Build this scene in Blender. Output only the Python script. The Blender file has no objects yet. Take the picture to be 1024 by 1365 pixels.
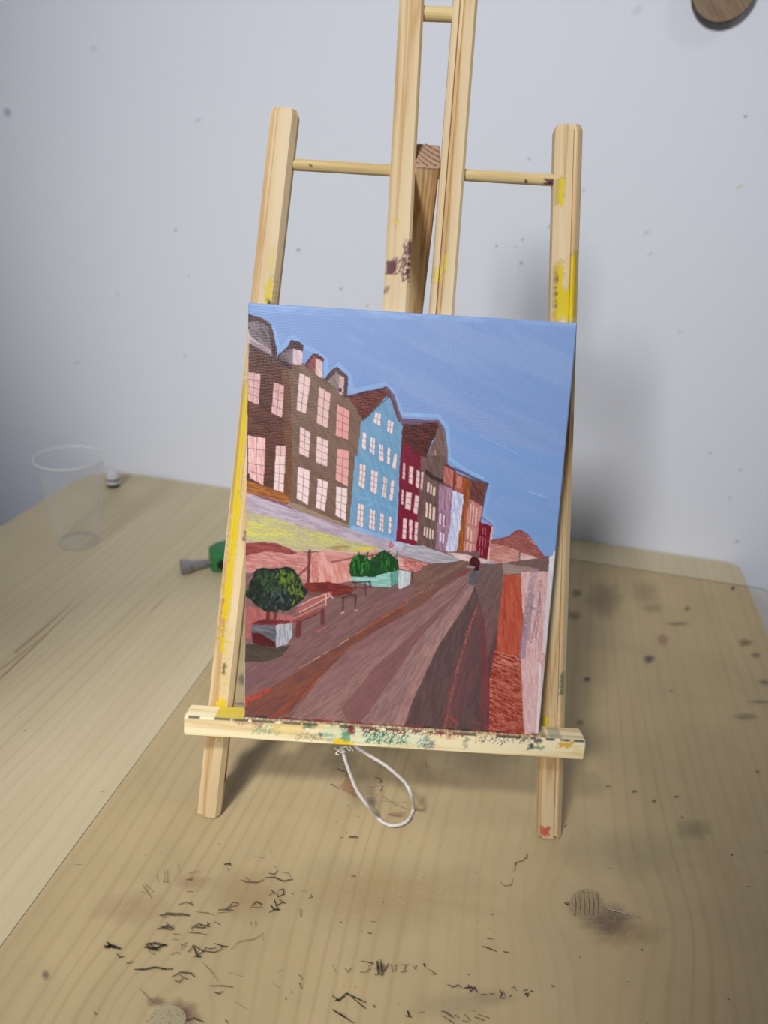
import bpy, math, random
import numpy as np
from mathutils import Vector, Matrix

# ------------------------------------------------------------------ camera
FPX, CX, CY = 1025.0, 512.0, 682.5
PITCH, ROLL = math.atan(480/1025), math.atan(.062)
CAMZ = .3976
CP, SP = math.cos(PITCH), math.sin(PITCH)
F = np.array([0, CP, -SP]); R0 = np.array([1., 0, 0]); U0 = np.cross(R0, F)
cr, sr = math.cos(ROLL), math.sin(ROLL)
IR = cr*R0 + sr*U0; IU = -sr*R0 + cr*U0
CAM = np.array([0, 0, CAMZ])
scene = bpy.context.scene
C = scene.collection
cd = bpy.data.cameras.new('camera'); cam = bpy.data.objects.new('camera', cd); C.objects.link(cam)
cam.matrix_world = Matrix(((IR[0], IU[0], -F[0], 0), (IR[1], IU[1], -F[1], 0), (IR[2], IU[2], -F[2], CAMZ), (0, 0, 0, 1)))
cd.sensor_fit = 'VERTICAL'; cd.sensor_height = 36; cd.lens = 36*FPX/1365
cd.clip_start = .01
cd.dof.use_dof = True; cd.dof.focus_distance = .45; cd.dof.aperture_fstop = (cd.lens/1000)/.0042
scene.camera = cam

def lin(c):
    return tuple(((v/255)/12.92 if v/255 <= .04045 else ((v/255+.055)/1.055)**2.4) for v in c)

# ------------------------------------------------------------------ light
w = bpy.data.worlds.new('world'); scene.world = w; w.use_nodes = True
w.node_tree.nodes['Background'].inputs[0].default_value = (.80, .86, 1.0, 1)
w.node_tree.nodes['Background'].inputs[1].default_value = .12
def lamp(name, kind, loc, target, power, color, size, **k):
    l = bpy.data.lights.new(name, kind); o = bpy.data.objects.new(name, l); C.objects.link(o)
    l.energy = power; l.color = color
    if kind == 'AREA': l.size = size
    else: l.shadow_soft_size = size
    for a, v in k.items(): setattr(l, a, v)
    o.location = loc
    o.rotation_euler = (Vector(target)-Vector(loc)).to_track_quat('-Z', 'Y').to_euler()
    return o
lamp('room_light_main', 'SPOT', (-.56, -.94, 1.25), (0, .85, .33), 90, (1, 1, 1), .17, spot_size=math.radians(40), spot_blend=.8)
lamp('added_spot_right', 'SPOT', (-.56, -.94, 1.25), (.14, .80, .16), 27, (1, 1, 1), .17, spot_size=math.radians(33), spot_blend=.8)  # added spot at the main lamp's position, brightens the wall on the right
lamp('added_spot_left', 'SPOT', (-.56, -.94, 1.25), (-.15, .90, -.05), 6, (1, 1, 1), .17, spot_size=math.radians(30), spot_blend=.8)  # added spot from the same position, lifts the back left of the table
lamp('added_spot_table', 'SPOT', (-.45, -.35, 1.25), (-.125, .275, 0), 54, (1, .99, .96), .08, spot_size=math.radians(24.8), spot_blend=.8)  # added spot; its cone edge leaves the table's front right dark
lamp('ceiling_light', 'AREA', (.80, .20, 1.25), (.2, .75, .1), 1.3, (.96, .98, 1), .12)
scene.view_settings.view_transform = 'Standard'; scene.view_settings.look = 'None'
scene.view_settings.exposure = 0.0; scene.view_settings.gamma = 1
scene.view_settings.use_curve_mapping = False

# ------------------------------------------------------------------ geometry helpers
def ray(x, y): return F + (x-CX)/FPX*IR - (y-CY)/FPX*IU
def on_plane(x, y, p0, n):
    d = ray(x, y); return CAM + d*(((p0-CAM) @ n)/(d @ n))
def on_z(x, y, z=0.): return on_plane(x, y, np.array([0, 0, z]), np.array([0, 0, 1.]))
def photo_xy(P):
    Q = np.asarray(P)-CAM; z = Q @ F
    return CX+FPX*(Q @ IR)/z, CY-FPX*(Q @ IU)/z

def new_obj(name, verts, faces, mats, parent=None, smooth=False, midx=None):
    me = bpy.data.meshes.new(name); me.from_pydata([tuple(map(float, v)) for v in verts], [], faces)
    o = bpy.data.objects.new(name, me); C.objects.link(o)
    for m in (mats if isinstance(mats, (list, tuple)) else [mats]): me.materials.append(m)
    if midx is not None: me.polygons.foreach_set('material_index', midx)
    if smooth: me.polygons.foreach_set('use_smooth', [True]*len(me.polygons))
    if parent: o.parent = parent
    me.update(); return o
def tag(o, label=None, cat=None, group=None, kind=None):
    for k, v in (('label', label), ('category', cat), ('group', group), ('kind', kind)):
        if v: o[k] = v
    return o
def empty(name, loc=(0, 0, 0), rz=0):
    o = bpy.data.objects.new(name, None); C.objects.link(o); o.location = loc; o.rotation_euler = (0, 0, rz)
    o.empty_display_size = .02; return o
def set_attr(o, name, rgba):
    a = o.data.color_attributes.new(name, 'FLOAT_COLOR', 'POINT')
    a.data.foreach_set('color', np.asarray(rgba, dtype=np.float32).ravel())

# value noise -------------------------------------------------------------
_rng = np.random.RandomState(7); _tab = _rng.rand(256, 256)
def vnoise(x, y):
    xi = np.floor(x).astype(int); yi = np.floor(y).astype(int); fx = x-xi; fy = y-yi
    fx = fx*fx*(3-2*fx); fy = fy*fy*(3-2*fy)
    a = _tab[xi & 255, yi & 255]; b = _tab[(xi+1) & 255, yi & 255]; c = _tab[xi & 255, (yi+1) & 255]; d = _tab[(xi+1) & 255, (yi+1) & 255]
    return (a*(1-fx)+b*fx)*(1-fy)+(c*(1-fx)+d*fx)*fy
def fnoise(x, y): return (vnoise(x, y)+.5*vnoise(2.1*x+9, 2.1*y+4)+.25*vnoise(4.3*x+3, 4.3*y+8))/1.75
def sstep(a, b, x):
    t = np.clip((x-a)/(b-a), 0, 1); return t*t*(3-2*t)

# ------------------------------------------------------------------ material helpers
class NT:
    def __init__(s, name):
        s.m = bpy.data.materials.new(name); s.m.use_nodes = True; s.t = s.m.node_tree; s.n = s.t.nodes
        s.b = s.n['Principled BSDF']; s.out = s.n['Material Output']
    def add(s, t, **k):
        n = s.n.new(t)
        for a, v in k.items(): setattr(n, a, v)
        return n
    def l(s, a, b): s.t.links.new(a, b)
    def math(s, op, a, b=None, c=None, clamp=False):
        n = s.add('ShaderNodeMath', operation=op, use_clamp=clamp)
        for i, v in enumerate((a, b, c)):
            if v is None: continue
            if isinstance(v, (int, float)): n.inputs[i].default_value = v
            else: s.l(v, n.inputs[i])
        return n.outputs[0]
    def mix(s, f, a, b, mode='MIX'):
        n = s.add('ShaderNodeMix', data_type='RGBA', blend_type=mode)
        for i, v in ((0, f), (6, a), (7, b)):
            if isinstance(v, (int, float)): n.inputs[i].default_value = v
            elif isinstance(v, tuple): n.inputs[i].default_value = v if len(v) == 4 else v+(1,)
            else: s.l(v, n.inputs[i])
        return n.outputs[2]
    def noise(s, vec, scale, detail=3, rough=.5, dist=0):
        n = s.add('ShaderNodeTexNoise'); n.inputs['Scale'].default_value = scale; n.inputs['Detail'].default_value = detail
        n.inputs['Roughness'].default_value = rough; n.inputs['Distortion'].default_value = dist
        s.l(vec, n.inputs['Vector']); return n.outputs['Fac']
    def coord(s, scale=(1, 1, 1)):
        t = s.add('ShaderNodeTexCoord'); m = s.add('ShaderNodeMapping'); m.inputs['Scale'].default_value = scale
        s.l(t.outputs['Object'], m.inputs['Vector']); return m.outputs['Vector']
    def ramp(s, f, stops):
        n = s.add('ShaderNodeValToRGB'); e = n.color_ramp.elements
        while len(e) > len(stops): e.remove(e[-1])
        while len(e) < len(stops): e.new(.5)
        for el, (p, c) in zip(e, stops): el.position = p; el.color = c if len(c) == 4 else tuple(c)+(1,)
        s.l(f, n.inputs[0]); return n.outputs[0]
    def bump(s, h, strength, dist):
        n = s.add('ShaderNodeBump'); n.inputs['Strength'].default_value = strength; n.inputs['Distance'].default_value = dist
        s.l(h, n.inputs['Height']); s.l(n.outputs[0], s.b.inputs['Normal'])
    def set(s, **k):
        for a, v in k.items():
            i = s.b.inputs[a.replace('_', ' ')]
            if isinstance(v, (int, float)): i.default_value = v
            elif isinstance(v, tuple): i.default_value = v if len(v) == 4 else v+(1,)
            else: s.l(v, i)

def plain(name, col, rough=.5, metal=0, bump=0, nscale=200, **k):
    t = NT(name); v = t.coord(); f = t.noise(v, nscale, 3)
    c = lin(col); t.set(Base_Color=t.mix(f, tuple(x*.86 for x in c), tuple(min(1, x*1.12) for x in c)), Roughness=rough, Metallic=metal, **k)
    if bump: t.bump(f, bump, .001)
    return t.m

# table frame: local x along the wall, local y towards the wall
YAW = math.radians(11.38)
TX = np.array([math.cos(YAW), -math.sin(YAW), 0]); TY = np.array([math.sin(YAW), math.cos(YAW), 0])
def tloc(p): p = np.asarray(p); return np.array([p @ TX, p @ TY])

# stain layer material (vertex colour rgba)
def stain_mat(name, rough=.4):
    t = NT(name); a = t.add('ShaderNodeVertexColor', layer_name='stain')
    t.l(a.outputs['Color'], t.b.inputs['Base Color']); t.set(Roughness=rough)
    nz = t.noise(t.coord(), 900, 3); br = t.ramp(nz, [(.34, (0, 0, 0)), (.46, (1, 1, 1))])
    fine = t.math('MULTIPLY', a.outputs['Alpha'], t.math('ADD', t.math('MULTIPLY', br, .55), .45))
    t.set(Alpha=fine); return t.m
STAIN = stain_mat('paint_marks')

class Marks:      # thin paint marks lying on a flat surface; coordinates as 3D points
    def __init__(s): s.v = []; s.f = []; s.c = []
    def poly(s, pts, col, a):
        b = len(s.v); s.v += list(pts); s.f.append(list(range(b, b+len(pts)))); s.c += [(*lin(col), a)]*len(pts)
    def stroke(s, pts, wds, col, a, side):
        n = len(pts)
        if n < 2: return
        b = len(s.v)
        for i, p in enumerate(pts):
            d = pts[min(i+1, n-1)]-pts[max(i-1, 0)]; q = np.cross(d, side); q = q/(np.linalg.norm(q)+1e-9)
            s.v += [p+q*wds[i]/2, p-q*wds[i]/2]; s.c += [(*lin(col), a)]*2
        for i in range(n-1): s.f.append([b+2*i, b+2*i+1, b+2*i+3, b+2*i+2])
    def blob(s, cpt, ax, ay, col, a, n=20, core=.35):
        b = len(s.v); s.v.append(cpt); s.c.append((*lin(col), a)); rr = [random.uniform(.8, 1.15) for _ in range(n)]
        for q, al in ((core, a), (1, 0)):
            for i in range(n):
                t = 2*math.pi*i/n; s.v.append(cpt+(ax*math.cos(t)+ay*math.sin(t))*q*rr[i]); s.c.append((*lin(col), al))
        for i in range(n):
            j = (i+1) % n; s.f.append([b, b+1+i, b+1+j]); s.f.append([b+1+i, b+1+n+i, b+1+n+j, b+1+j])

# ------------------------------------------------------------------ wall, floor
random.seed(4)
WALLP = .5*(on_z(163, 633)+on_z(969, 743)); WN = -TY
WY = WALLP @ TY
t = NT('wall_paint'); v = t.coord(); n1 = t.noise(v, 3, 2); n2 = t.noise(v, 260, 3)
t.set(Base_Color=t.mix(n1, lin((218, 222, 232)), lin((223, 226, 235))), Roughness=.75); t.bump(n2, .12, .002)
WALLM = t.m
mk = Marks()
def wpt(x, y): return on_plane(x, y, WALLP, WN)-TY*.0004
for (x, y, r, c, a) in [(398, 333, 3, (95, 100, 115), .8), (455, 385, 2.2, (90, 90, 100), .75), (490, 407, 2, (120, 120, 130), .6), (234, 307, 2.2, (90, 90, 100), .8),
        (252, 367, 2, (130, 130, 140), .5), (157, 393, 2.2, (130, 130, 130), .5), (247, 474, 2.2, (140, 140, 145), .5), (103, 483, 3, (140, 140, 145), .4), (182, 512, 2, (150, 150, 150), .4),
        (10, 150, 7, (110, 110, 125), .6), (662, 328, 2, (80, 85, 90), .8), (697, 319, 2, (90, 95, 100), .7), (687, 329, 1.7, (100, 100, 105), .6), (695, 350, 3, (120, 122, 128), .7), (732, 302, 3, (140, 142, 148), .5),
        (705, 212, 2, (120, 120, 128), .5), (778, 254, 1.6, (110, 70, 80), .7), (994, 155, 1.8, (70, 70, 80), .9), (987, 248, 4, (190, 180, 140), .6), (861, 310, 4, (150, 150, 150), .4),
        (867, 338, 3, (150, 150, 150), .4), (906, 442, 4, (200, 192, 150), .5), (947, 603, 3, (150, 150, 155), .5), (987, 626, 2.2, (100, 100, 110), .7), (973, 663, 3, (140, 150, 150), .5), (982, 722, 4, (150, 152, 158), .5),
        (265, 160, 5, (150, 152, 160), .35), (125, 64, 5, (150, 152, 160), .3), (850, 12, 6, (150, 152, 160), .35), (675, 500, 3, (120, 120, 125), .5)]:
    p = wpt(x, y); s = r*.00085
    mk.blob(p, TX*s*1.2+np.array([0, 0, s*.3]), np.array([0, 0, s]), tuple(min(235, q+60) for q in c), a*.75, 10, .3)
L = 2.6
def tw(lx, ly, z): return TX*lx+TY*ly+np.array([0, 0, z])
vs = [tw(-1.0, WY, -.78), tw(L, WY, -.78), tw(L, WY, 2.3), tw(-1.0, WY, 2.3), tw(-1.0, WY+.1, -.78), tw(L, WY+.1, -.78), tw(L, WY+.1, 2.3), tw(-1.0, WY+.1, 2.3)]
fs = [[0, 1, 2, 3], [5, 4, 7, 6], [4, 0, 3, 7], [1, 5, 6, 2], [3, 2, 6, 7], [4, 5, 1, 0]]
o = new_obj('wall_back', vs+mk.v, fs+[[i+8 for i in f] for f in mk.f], [WALLM, STAIN], midx=[0]*6+[1]*len(mk.f))
set_attr(o, 'stain', [(1, 1, 1, 1)]*8+mk.c); tag(o, kind='structure')
def slab(name, x0, x1, y0, y1, z0, z1, m):
    vs = [tw(x, y, z) for z in (z0, z1) for x, y in ((x0, y0), (x1, y0), (x1, y1), (x0, y1))]
    return tag(new_obj(name, vs, [[0, 3, 2, 1], [4, 5, 6, 7], [0, 1, 5, 4], [1, 2, 6, 5], [2, 3, 7, 6], [3, 0, 4, 7]], m), kind='structure')
t = NT('floor_concrete'); v = t.coord(); t.set(Base_Color=t.ramp(t.noise(v, 6, 5), [(.3, lin((120, 122, 126))), (.7, lin((150, 152, 155)))]), Roughness=.6)
slab('floor', -1.1, L, -2.4, WY+.1, -.85, -.78, t.m)
slab('added_shade_wall', -1.1, -1.0, -.35, WY+.1, -.78, 2.3, WALLM)  # unseen side wall, added to darken the left corner

# ------------------------------------------------------------------ table
def wood_nodes(name, light, mid, dark, dirt=False):
    t = NT(name); tc = t.add('ShaderNodeTexCoord'); sep = t.add('ShaderNodeSeparateXYZ'); t.l(tc.outputs['Object'], sep.inputs[0])
    X, Y = sep.outputs[0], sep.outputs[1]
    warp = None
    for (kx, ky, rx, ry, amp) in KNOTS:      # grain lines bend around the knots
        dx = t.math('SUBTRACT', X, kx); dy = t.math('SUBTRACT', Y, ky)
        q = t.math('ADD', t.math('POWER', t.math('DIVIDE', t.math('ABSOLUTE', dx), rx), 2), t.math('POWER', t.math('DIVIDE', t.math('ABSOLUTE', dy), ry), 2))
        e = t.math('DIVIDE', amp, t.math('ADD', q, .35))
        wv = t.math('MULTIPLY', t.math('MULTIPLY', dx, e), -1)
        X2 = wv if warp is None else t.math('ADD', warp, wv); warp = X2
    XW = t.math('ADD', X, warp)
    cmb = t.add('ShaderNodeCombineXYZ'); t.l(XW, cmb.inputs[0]); t.l(Y, cmb.inputs[1])
    low = t.add('ShaderNodeMapping'); low.inputs['Scale'].default_value = (17, 1.6, 1); t.l(cmb.outputs[0], low.inputs[0])
    wob = t.noise(low.outputs[0], 1.0, 2)
    XX = t.math('ADD', XW, t.math('MULTIPLY', wob, .042))
    wv = t.math('SINE', t.math('MULTIPLY', XX, 620.)); big = t.add('ShaderNodeMapping'); big.inputs['Scale'].default_value = (14, .8, 1); t.l(cmb.outputs[0], big.inputs[0])
    vis = t.ramp(t.noise(big.outputs[0], 1., 2), [(.35, (.2,)*3), (.65, (1,)*3)])
    line = t.math('MULTIPLY', t.math('POWER', t.math('MULTIPLY_ADD', wv, .5, .5), 6), vis)
    st = t.add('ShaderNodeMapping'); st.inputs['Scale'].default_value = (260, 7, 1); t.l(cmb.outputs[0], st.inputs[0])
    fine = t.noise(st.outputs[0], 1., 4, .6)
    tone = t.noise(low.outputs[0], 2.2, 3)
    c = t.ramp(tone, [(.25, lin(light)), (.8, lin(mid))])
    c = t.mix(t.math('MULTIPLY', line, .30), c, lin(dark))
    c = t.mix(t.math('MULTIPLY', t.math('SUBTRACT', fine, .4, clamp=True), .22), c, lin(dark))
    t.set(Base_Color=c, Roughness=.5); t.bump(fine, .08, .001)
    return t
k1 = tloc(on_z(790, 1212)); k2 = tloc(on_z(232, 1362)); k3 = tloc(on_z(285, 1262))
KNOTS = [(k1[0], k1[1], .035, .030, .55), (k2[0], k2[1], .03, .026, .5)]
t = wood_nodes('pine_tabletop', (206, 191, 157), (196, 180, 144), (164, 138, 100))
TABLEM = t.m
cl = tloc(on_z(114, 626)); crn = tloc(on_z(983, 744)); x0, x1, y1 = cl[0], crn[0], (cl[1]+crn[1])/2-.002; y0 = -.05
x0 = tloc(on_z(43, 675))[0]
def rounded(x0, y0, x1, y1, rs):
    pts = []
    for (cx, cy, a0, r) in ((x1-rs[0], y0+rs[0], -90, rs[0]), (x1-rs[1], y1-rs[1], 0, rs[1]), (x0+rs[2], y1-rs[2], 90, rs[2]), (x0+rs[3], y0+rs[3], 180, rs[3])):
        for k in range(9):
            a = math.radians(a0+90*k/8); pts.append((cx+r*math.cos(a), cy+r*math.sin(a)))
    return pts
def plate(out, z0, z1, bev):
    n = len(out); c = np.mean(out, axis=0); vs = []; fs = []
    for z, s in ((z0, 0), (z0+bev, 1), (z1-bev, 1), (z1, 0)):
        for p in out:
            d = np.array(p)-c; d = d/np.linalg.norm(d); q = np.array(p)-(0 if s else bev)*d
            vs.append((q[0], q[1], z))
    for r in range(3):
        for i in range(n): j = (i+1) % n; fs.append([r*n+i, r*n+j, (r+1)*n+j, (r+1)*n+i])
    fs.append(list(range(n))[::-1]); fs.append([3*n+i for i in range(n)]); return vs, fs
T = empty('table', (0, 0, -.75), -YAW)
tag(T, 'pale pine table with rounded back corners pushed against the white wall', 'table')
vs, fs = plate(rounded(x0, y0, x1, y1, (.02, .016, .05, .02)), -.018, 0, .0015)
mkt = Marks(); Z = np.array([0, 0, 1.])
def loc3(p): q = tloc(p); return np.array([q[0], q[1], p[2]])
def tp(x, y, z=.0002): return loc3(on_z(x, y, z))
for (x, y, r, a) in [(33, 974, 1.6, .8), (55, 974, 1.2, .4), (8, 1086, 1.2, .5), (132, 854, 1.5, .4), (136, 1055, 1.8, .3), (85, 1060, 1.3, .3), (27, 957, 1.5, .5), (165, 745, 2, .3)]:
    s = r*.0005; mkt.blob(tp(x, y), np.array([s, 0, 0]), np.array([0, s, 0]), (70, 55, 40), a, 8, .6)
for (a, b, wd, al) in [((98, 802), (20, 870), .003, .28), ((105, 803), (0, 905), .0022, .3), ((60, 845), (0, 893), .003, .2), ((225, 790), (200, 815), .002, .2)]:
    mkt.stroke([tp(*a), tp((a[0]+b[0])/2, (a[1]+b[1])/2+1), tp(*b)], [.0005, wd, wd], (150, 105, 80), al, Z)
n0 = len(vs)
top = new_obj('tabletop', [(v[0], v[1], v[2]+.75) for v in vs]+[(v[0], v[1], v[2]+.75) for v in mkt.v], fs+[[i+n0 for i in f] for f in mkt.f], [TABLEM, STAIN], T, midx=[0]*len(fs)+[1]*len(mkt.f))
set_attr(top, 'stain', [(1, 1, 1, 1)]*n0+mkt.c)
LEGM = plain('table_leg_wood', (205, 185, 145), .5)
for lx in (x0+.06, x1-.06):
    for ly in (y0+.06, y1-.06):
        s = .022; vv = [(lx+a*s*q, ly+b*s*q, z) for z, q in ((-.0, .75), (.732, 1)) for a, b in ((-1, -1), (1, -1), (1, 1), (-1, 1))]
        new_obj('leg', [(a, b, c-.03) if c > .5 else (a, b, -.03) for a, b, c in vv], [[3, 2, 1, 0], [4, 5, 6, 7], [0, 1, 5, 4], [1, 2, 6, 5], [2, 3, 7, 6], [3, 0, 4, 7]], LEGM, T)

# ------------------------------------------------------------------ clear stained cover sheet
cb = tloc(on_z(763, 747)); cr_ = tloc(on_z(1024, 792)); csx0 = (tloc(on_z(290, 870))[0]+tloc(on_z(0, 1265))[0])/2
t = NT('clear_plastic'); v = t.coord(); n1 = t.noise(v, 9, 4, .6); n2 = t.noise(v, 40, 4, .6)
haze = t.ramp(n1, [(.35, (.03,)*3), (.7, (.10,)*3)])
tr = t.add('ShaderNodeBsdfTransparent'); tr.inputs[0].default_value = (.985, .965, .93, 1)
t.set(Base_Color=t.mix(n2, lin((168, 150, 122)), lin((156, 152, 136))), Roughness=.35, IOR=1.33)
mx = t.add('ShaderNodeMixShader'); t.l(haze, mx.inputs[0]); t.l(tr.outputs[0], mx.inputs[1]); t.l(t.b.outputs[0], mx.inputs[2]); t.l(mx.outputs[0], t.out.inputs[0])
COVM = t.m
ZC = .0016
def sp(x, y): return loc3(on_z(x, y, ZC+.00015))
mk = Marks()
def S(pts, wpx, col=(38, 32, 26), a=.85):
    P = [sp(*p) for p in pts]; k = .00046
    m = len(P); ws = [1.35*wpx*k*(.5 if i in (0, m-1) else 1) for i in range(m)]
    mk.stroke(P, ws, col, a, Z)
def Z3(pts): return [(100+x/2.844, 1120+y/2.844) for x, y in pts]
def Z4(pts): return [(420+x/3.012, 1100+y/3.012) for x, y in pts]
def Z5(pts): return [(700+x/3.16, 1080+y/3.16) for x, y in pts]
def Z7(pts): return [(430+x/7.314, 980+y/7.314) for x, y in pts]
D = (40, 34, 27); G = (95, 80, 62)
for pts, wd, c, a in [
    ([(112, 408), (140, 400), (172, 412)], 5, D, .95), ([(120, 385), (135, 402), (150, 410)], 4, D, .95), ([(110, 400), (150, 405)], 4, D, .9), ([(158, 430), (170, 445), (190, 440)], 2, D, .8), ([(195, 466), (218, 461)], 3, D, .8),
    ([(225, 490), (260, 490), (300, 482), (345, 488)], 3, D, .8), ([(325, 490), (370, 488)], 4, D, .7),
    ([(265, 395), (300, 390), (350, 400)], 4, D, .75), ([(262, 405), (300, 412), (345, 395)], 5, D, .75), ([(280, 388), (305, 415)], 4, D, .7), ([(270, 398), (285, 410), (318, 418)], 5, D, .6), ([(280, 420), (305, 436)], 2, D, .6),
    ([(320, 285), (350, 280), (385, 285)], 4, D, .7), ([(325, 290), (345, 292)], 3, D, .6), ([(385, 283), (435, 285)], 4, D, .8), ([(340, 275), (400, 278), (430, 282)], 2, D, .6),
    ([(310, 338), (345, 325), (375, 335)], 4, D, .7), ([(315, 335), (375, 340)], 3, D, .7), ([(345, 310), (360, 330)], 4, D, .55), ([(320, 325), (350, 335), (372, 322)], 3, D, .6),
    ([(400, 400), (425, 388)], 3, D, .8), ([(398, 415), (420, 398)], 2, D, .8), ([(430, 425), (450, 395)], 3, D, .8), ([(450, 400), (460, 430), (470, 445)], 3, D, .85), ([(455, 400), (490, 425)], 3, D, .85), ([(465, 440), (500, 405)], 3, D, .85), ([(480, 420), (530, 425), (560, 410)], 2, D, .8), ([(505, 412), (535, 408)], 3, D, .7), ([(530, 392), (575, 405)], 3, D, .85), ([(545, 405), (580, 402)], 3, D, .85), ([(450, 440), (480, 443)], 3, D, .8), ([(365, 435), (385, 425), (400, 432)], 2, D, .5),
    ([(440, 335), (465, 318), (500, 325)], 4, D, .7), ([(455, 330), (490, 332), (510, 315)], 3, D, .7), ([(500, 310), (510, 330)], 3, D, .7), ([(428, 350), (470, 352), (500, 358)], 2, D, .6), ([(530, 310), (550, 320)], 3, D, .6), ([(440, 348), (450, 335)], 2, D, .6),
    ([(460, 272), (500, 275), (530, 285)], 2, G, .6), ([(540, 265), (575, 262), (605, 268)], 3, D, .6), ([(580, 255), (600, 235), (620, 240), (610, 250), (585, 252)], 2, D, .7), ([(575, 255), (595, 258)], 3, D, .7), ([(540, 275), (590, 272)], 2, D, .6),
    ([(645, 235), (650, 236)], 3, D, .9), ([(668, 250), (690, 232), (710, 245)], 4, D, .7), ([(665, 255), (712, 253)], 2, D, .6),
    ([(740, 245), (755, 262), (780, 265)], 3, D, .85), ([(755, 225), (770, 265)], 3, D, .85), ([(735, 275), (755, 262)], 3, D, .8), ([(775, 225), (798, 240)], 3, D, .8), ([(760, 250), (790, 235)], 3, D, .7),
    ([(765, 190), (790, 185), (792, 205), (770, 215), (765, 195)], 2, D, .8), ([(745, 190), (760, 205)], 3, D, .8), ([(735, 210), (750, 200)], 2, D, .6), ([(820, 200), (828, 205)], 3, D, .7), ([(885, 220), (900, 215), (895, 205)], 2, D, .8), ([(858, 190), (880, 195)], 1.5, G, .6),
    ([(628, 150), (650, 158), (690, 160), (715, 150)], 3, (80, 65, 48), .7), ([(645, 140), (665, 155)], 3, (80, 65, 48), .7), ([(720, 142), (755, 140), (790, 155), (826, 148)], 3, (60, 48, 35), .75), ([(735, 125), (755, 130), (770, 115)], 2.5, (60, 48, 35), .8), ([(770, 120), (810, 125), (820, 140)], 1.5, G, .6), ([(750, 98), (765, 105)], 2, D, .7),
    ([(565, 92), (585, 88), (590, 98)], 4, D, .9), ([(580, 105), (583, 118)], 2, D, .6), ([(545, 15), (552, 18)], 3, D, .8), ([(740, 50), (748, 35)], 1.5, G, .6), ([(678, 62), (720, 68)], 2, G, .5), ([(728, 5), (735, 10)], 2, G, .6),
    ([(255, 170), (275, 195), (290, 220)], 2, G, .6), ([(265, 165), (300, 200)], 2, G, .5), ([(250, 195), (275, 205)], 2, G, .5), ([(340, 115), (335, 160)], 2.5, G, .65), ([(352, 112), (352, 160)], 2.5, G, .65), ([(310, 130), (315, 165)], 2, G, .5), ([(335, 158), (355, 160)], 2, G, .6),
    ([(420, 150), (445, 145), (440, 155)], 5, (100, 78, 60), .5), ([(390, 90), (395, 130)], 3, (130, 95, 75), .4), ([(430, 125), (475, 115)], 4, (150, 110, 85), .4), ([(390, 245), (420, 235), (450, 245)], 3, G, .6), ([(438, 230), (445, 250)], 3, D, .6), ([(422, 195), (450, 195)], 3, G, .6), ([(370, 355), (400, 358)], 4, G, .5), ([(370, 375), (390, 378)], 4, G, .4),
    ([(365, 520), (400, 500), (440, 505), (455, 520)], 3, D, .6), ([(375, 530), (395, 540), (410, 520)], 3, D, .6), ([(395, 510), (430, 530)], 3, D, .5), ([(510, 552), (560, 552), (600, 558)], 2, D, .7), ([(525, 575), (545, 582), (562, 572)], 3, D, .6), ([(245, 562), (270, 590), (290, 608)], 1.5, G, .6),
    ([(590, 415), (620, 385), (680, 375), (715, 350), (712, 380)], 2, (120, 105, 80), .5), ([(640, 310), (642, 322)], 2, G, .6), ([(665, 308), (668, 322)], 2, G, .6), ([(684, 308), (686, 324)], 2.5, G, .6), ([(480, 460), (510, 490), (545, 535)], 1.5, G, .5), ([(580, 500), (640, 518)], 1.2, G, .5),
    ([(855, 260), (855, 290)], 4, (130, 112, 85), .6), ([(1008, 310), (1012, 313)], 2.5, D, .8), ([(850, 510), (862, 530)], 3, G, .7), ([(850, 540), (860, 562)], 3, D, .7), ([(820, 572), (822, 580)], 3, D, .6), ([(798, 598), (803, 606)], 3, D, .9), ([(748, 540), (775, 560)], 1.5, G, .5), ([(770, 498), (785, 494)], 2, D, .6),
    ([(985, 610), (1024, 592)], 3, D, .8), ([(980, 645), (1024, 672)], 4, D, .8), ([(72, 650), (80, 662)], 3, (70, 60, 60), .7), ([(420, 685), (450, 675), (490, 690)], 3, D, .7), ([(570, 680), (580, 695)], 3, D, .7), ([(610, 615), (650, 640)], 1.5, G, .5), ([(265, 55), (270, 58)], 2, D, .8), ([(324, 46), (328, 50)], 2, D, .8), ([(268, 690), (278, 682)], 2, D, .7), ([(0, 92), (28, 93)], 1.5, G, .6)]:
    S(Z3(pts), wd*.62, c, a)
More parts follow.
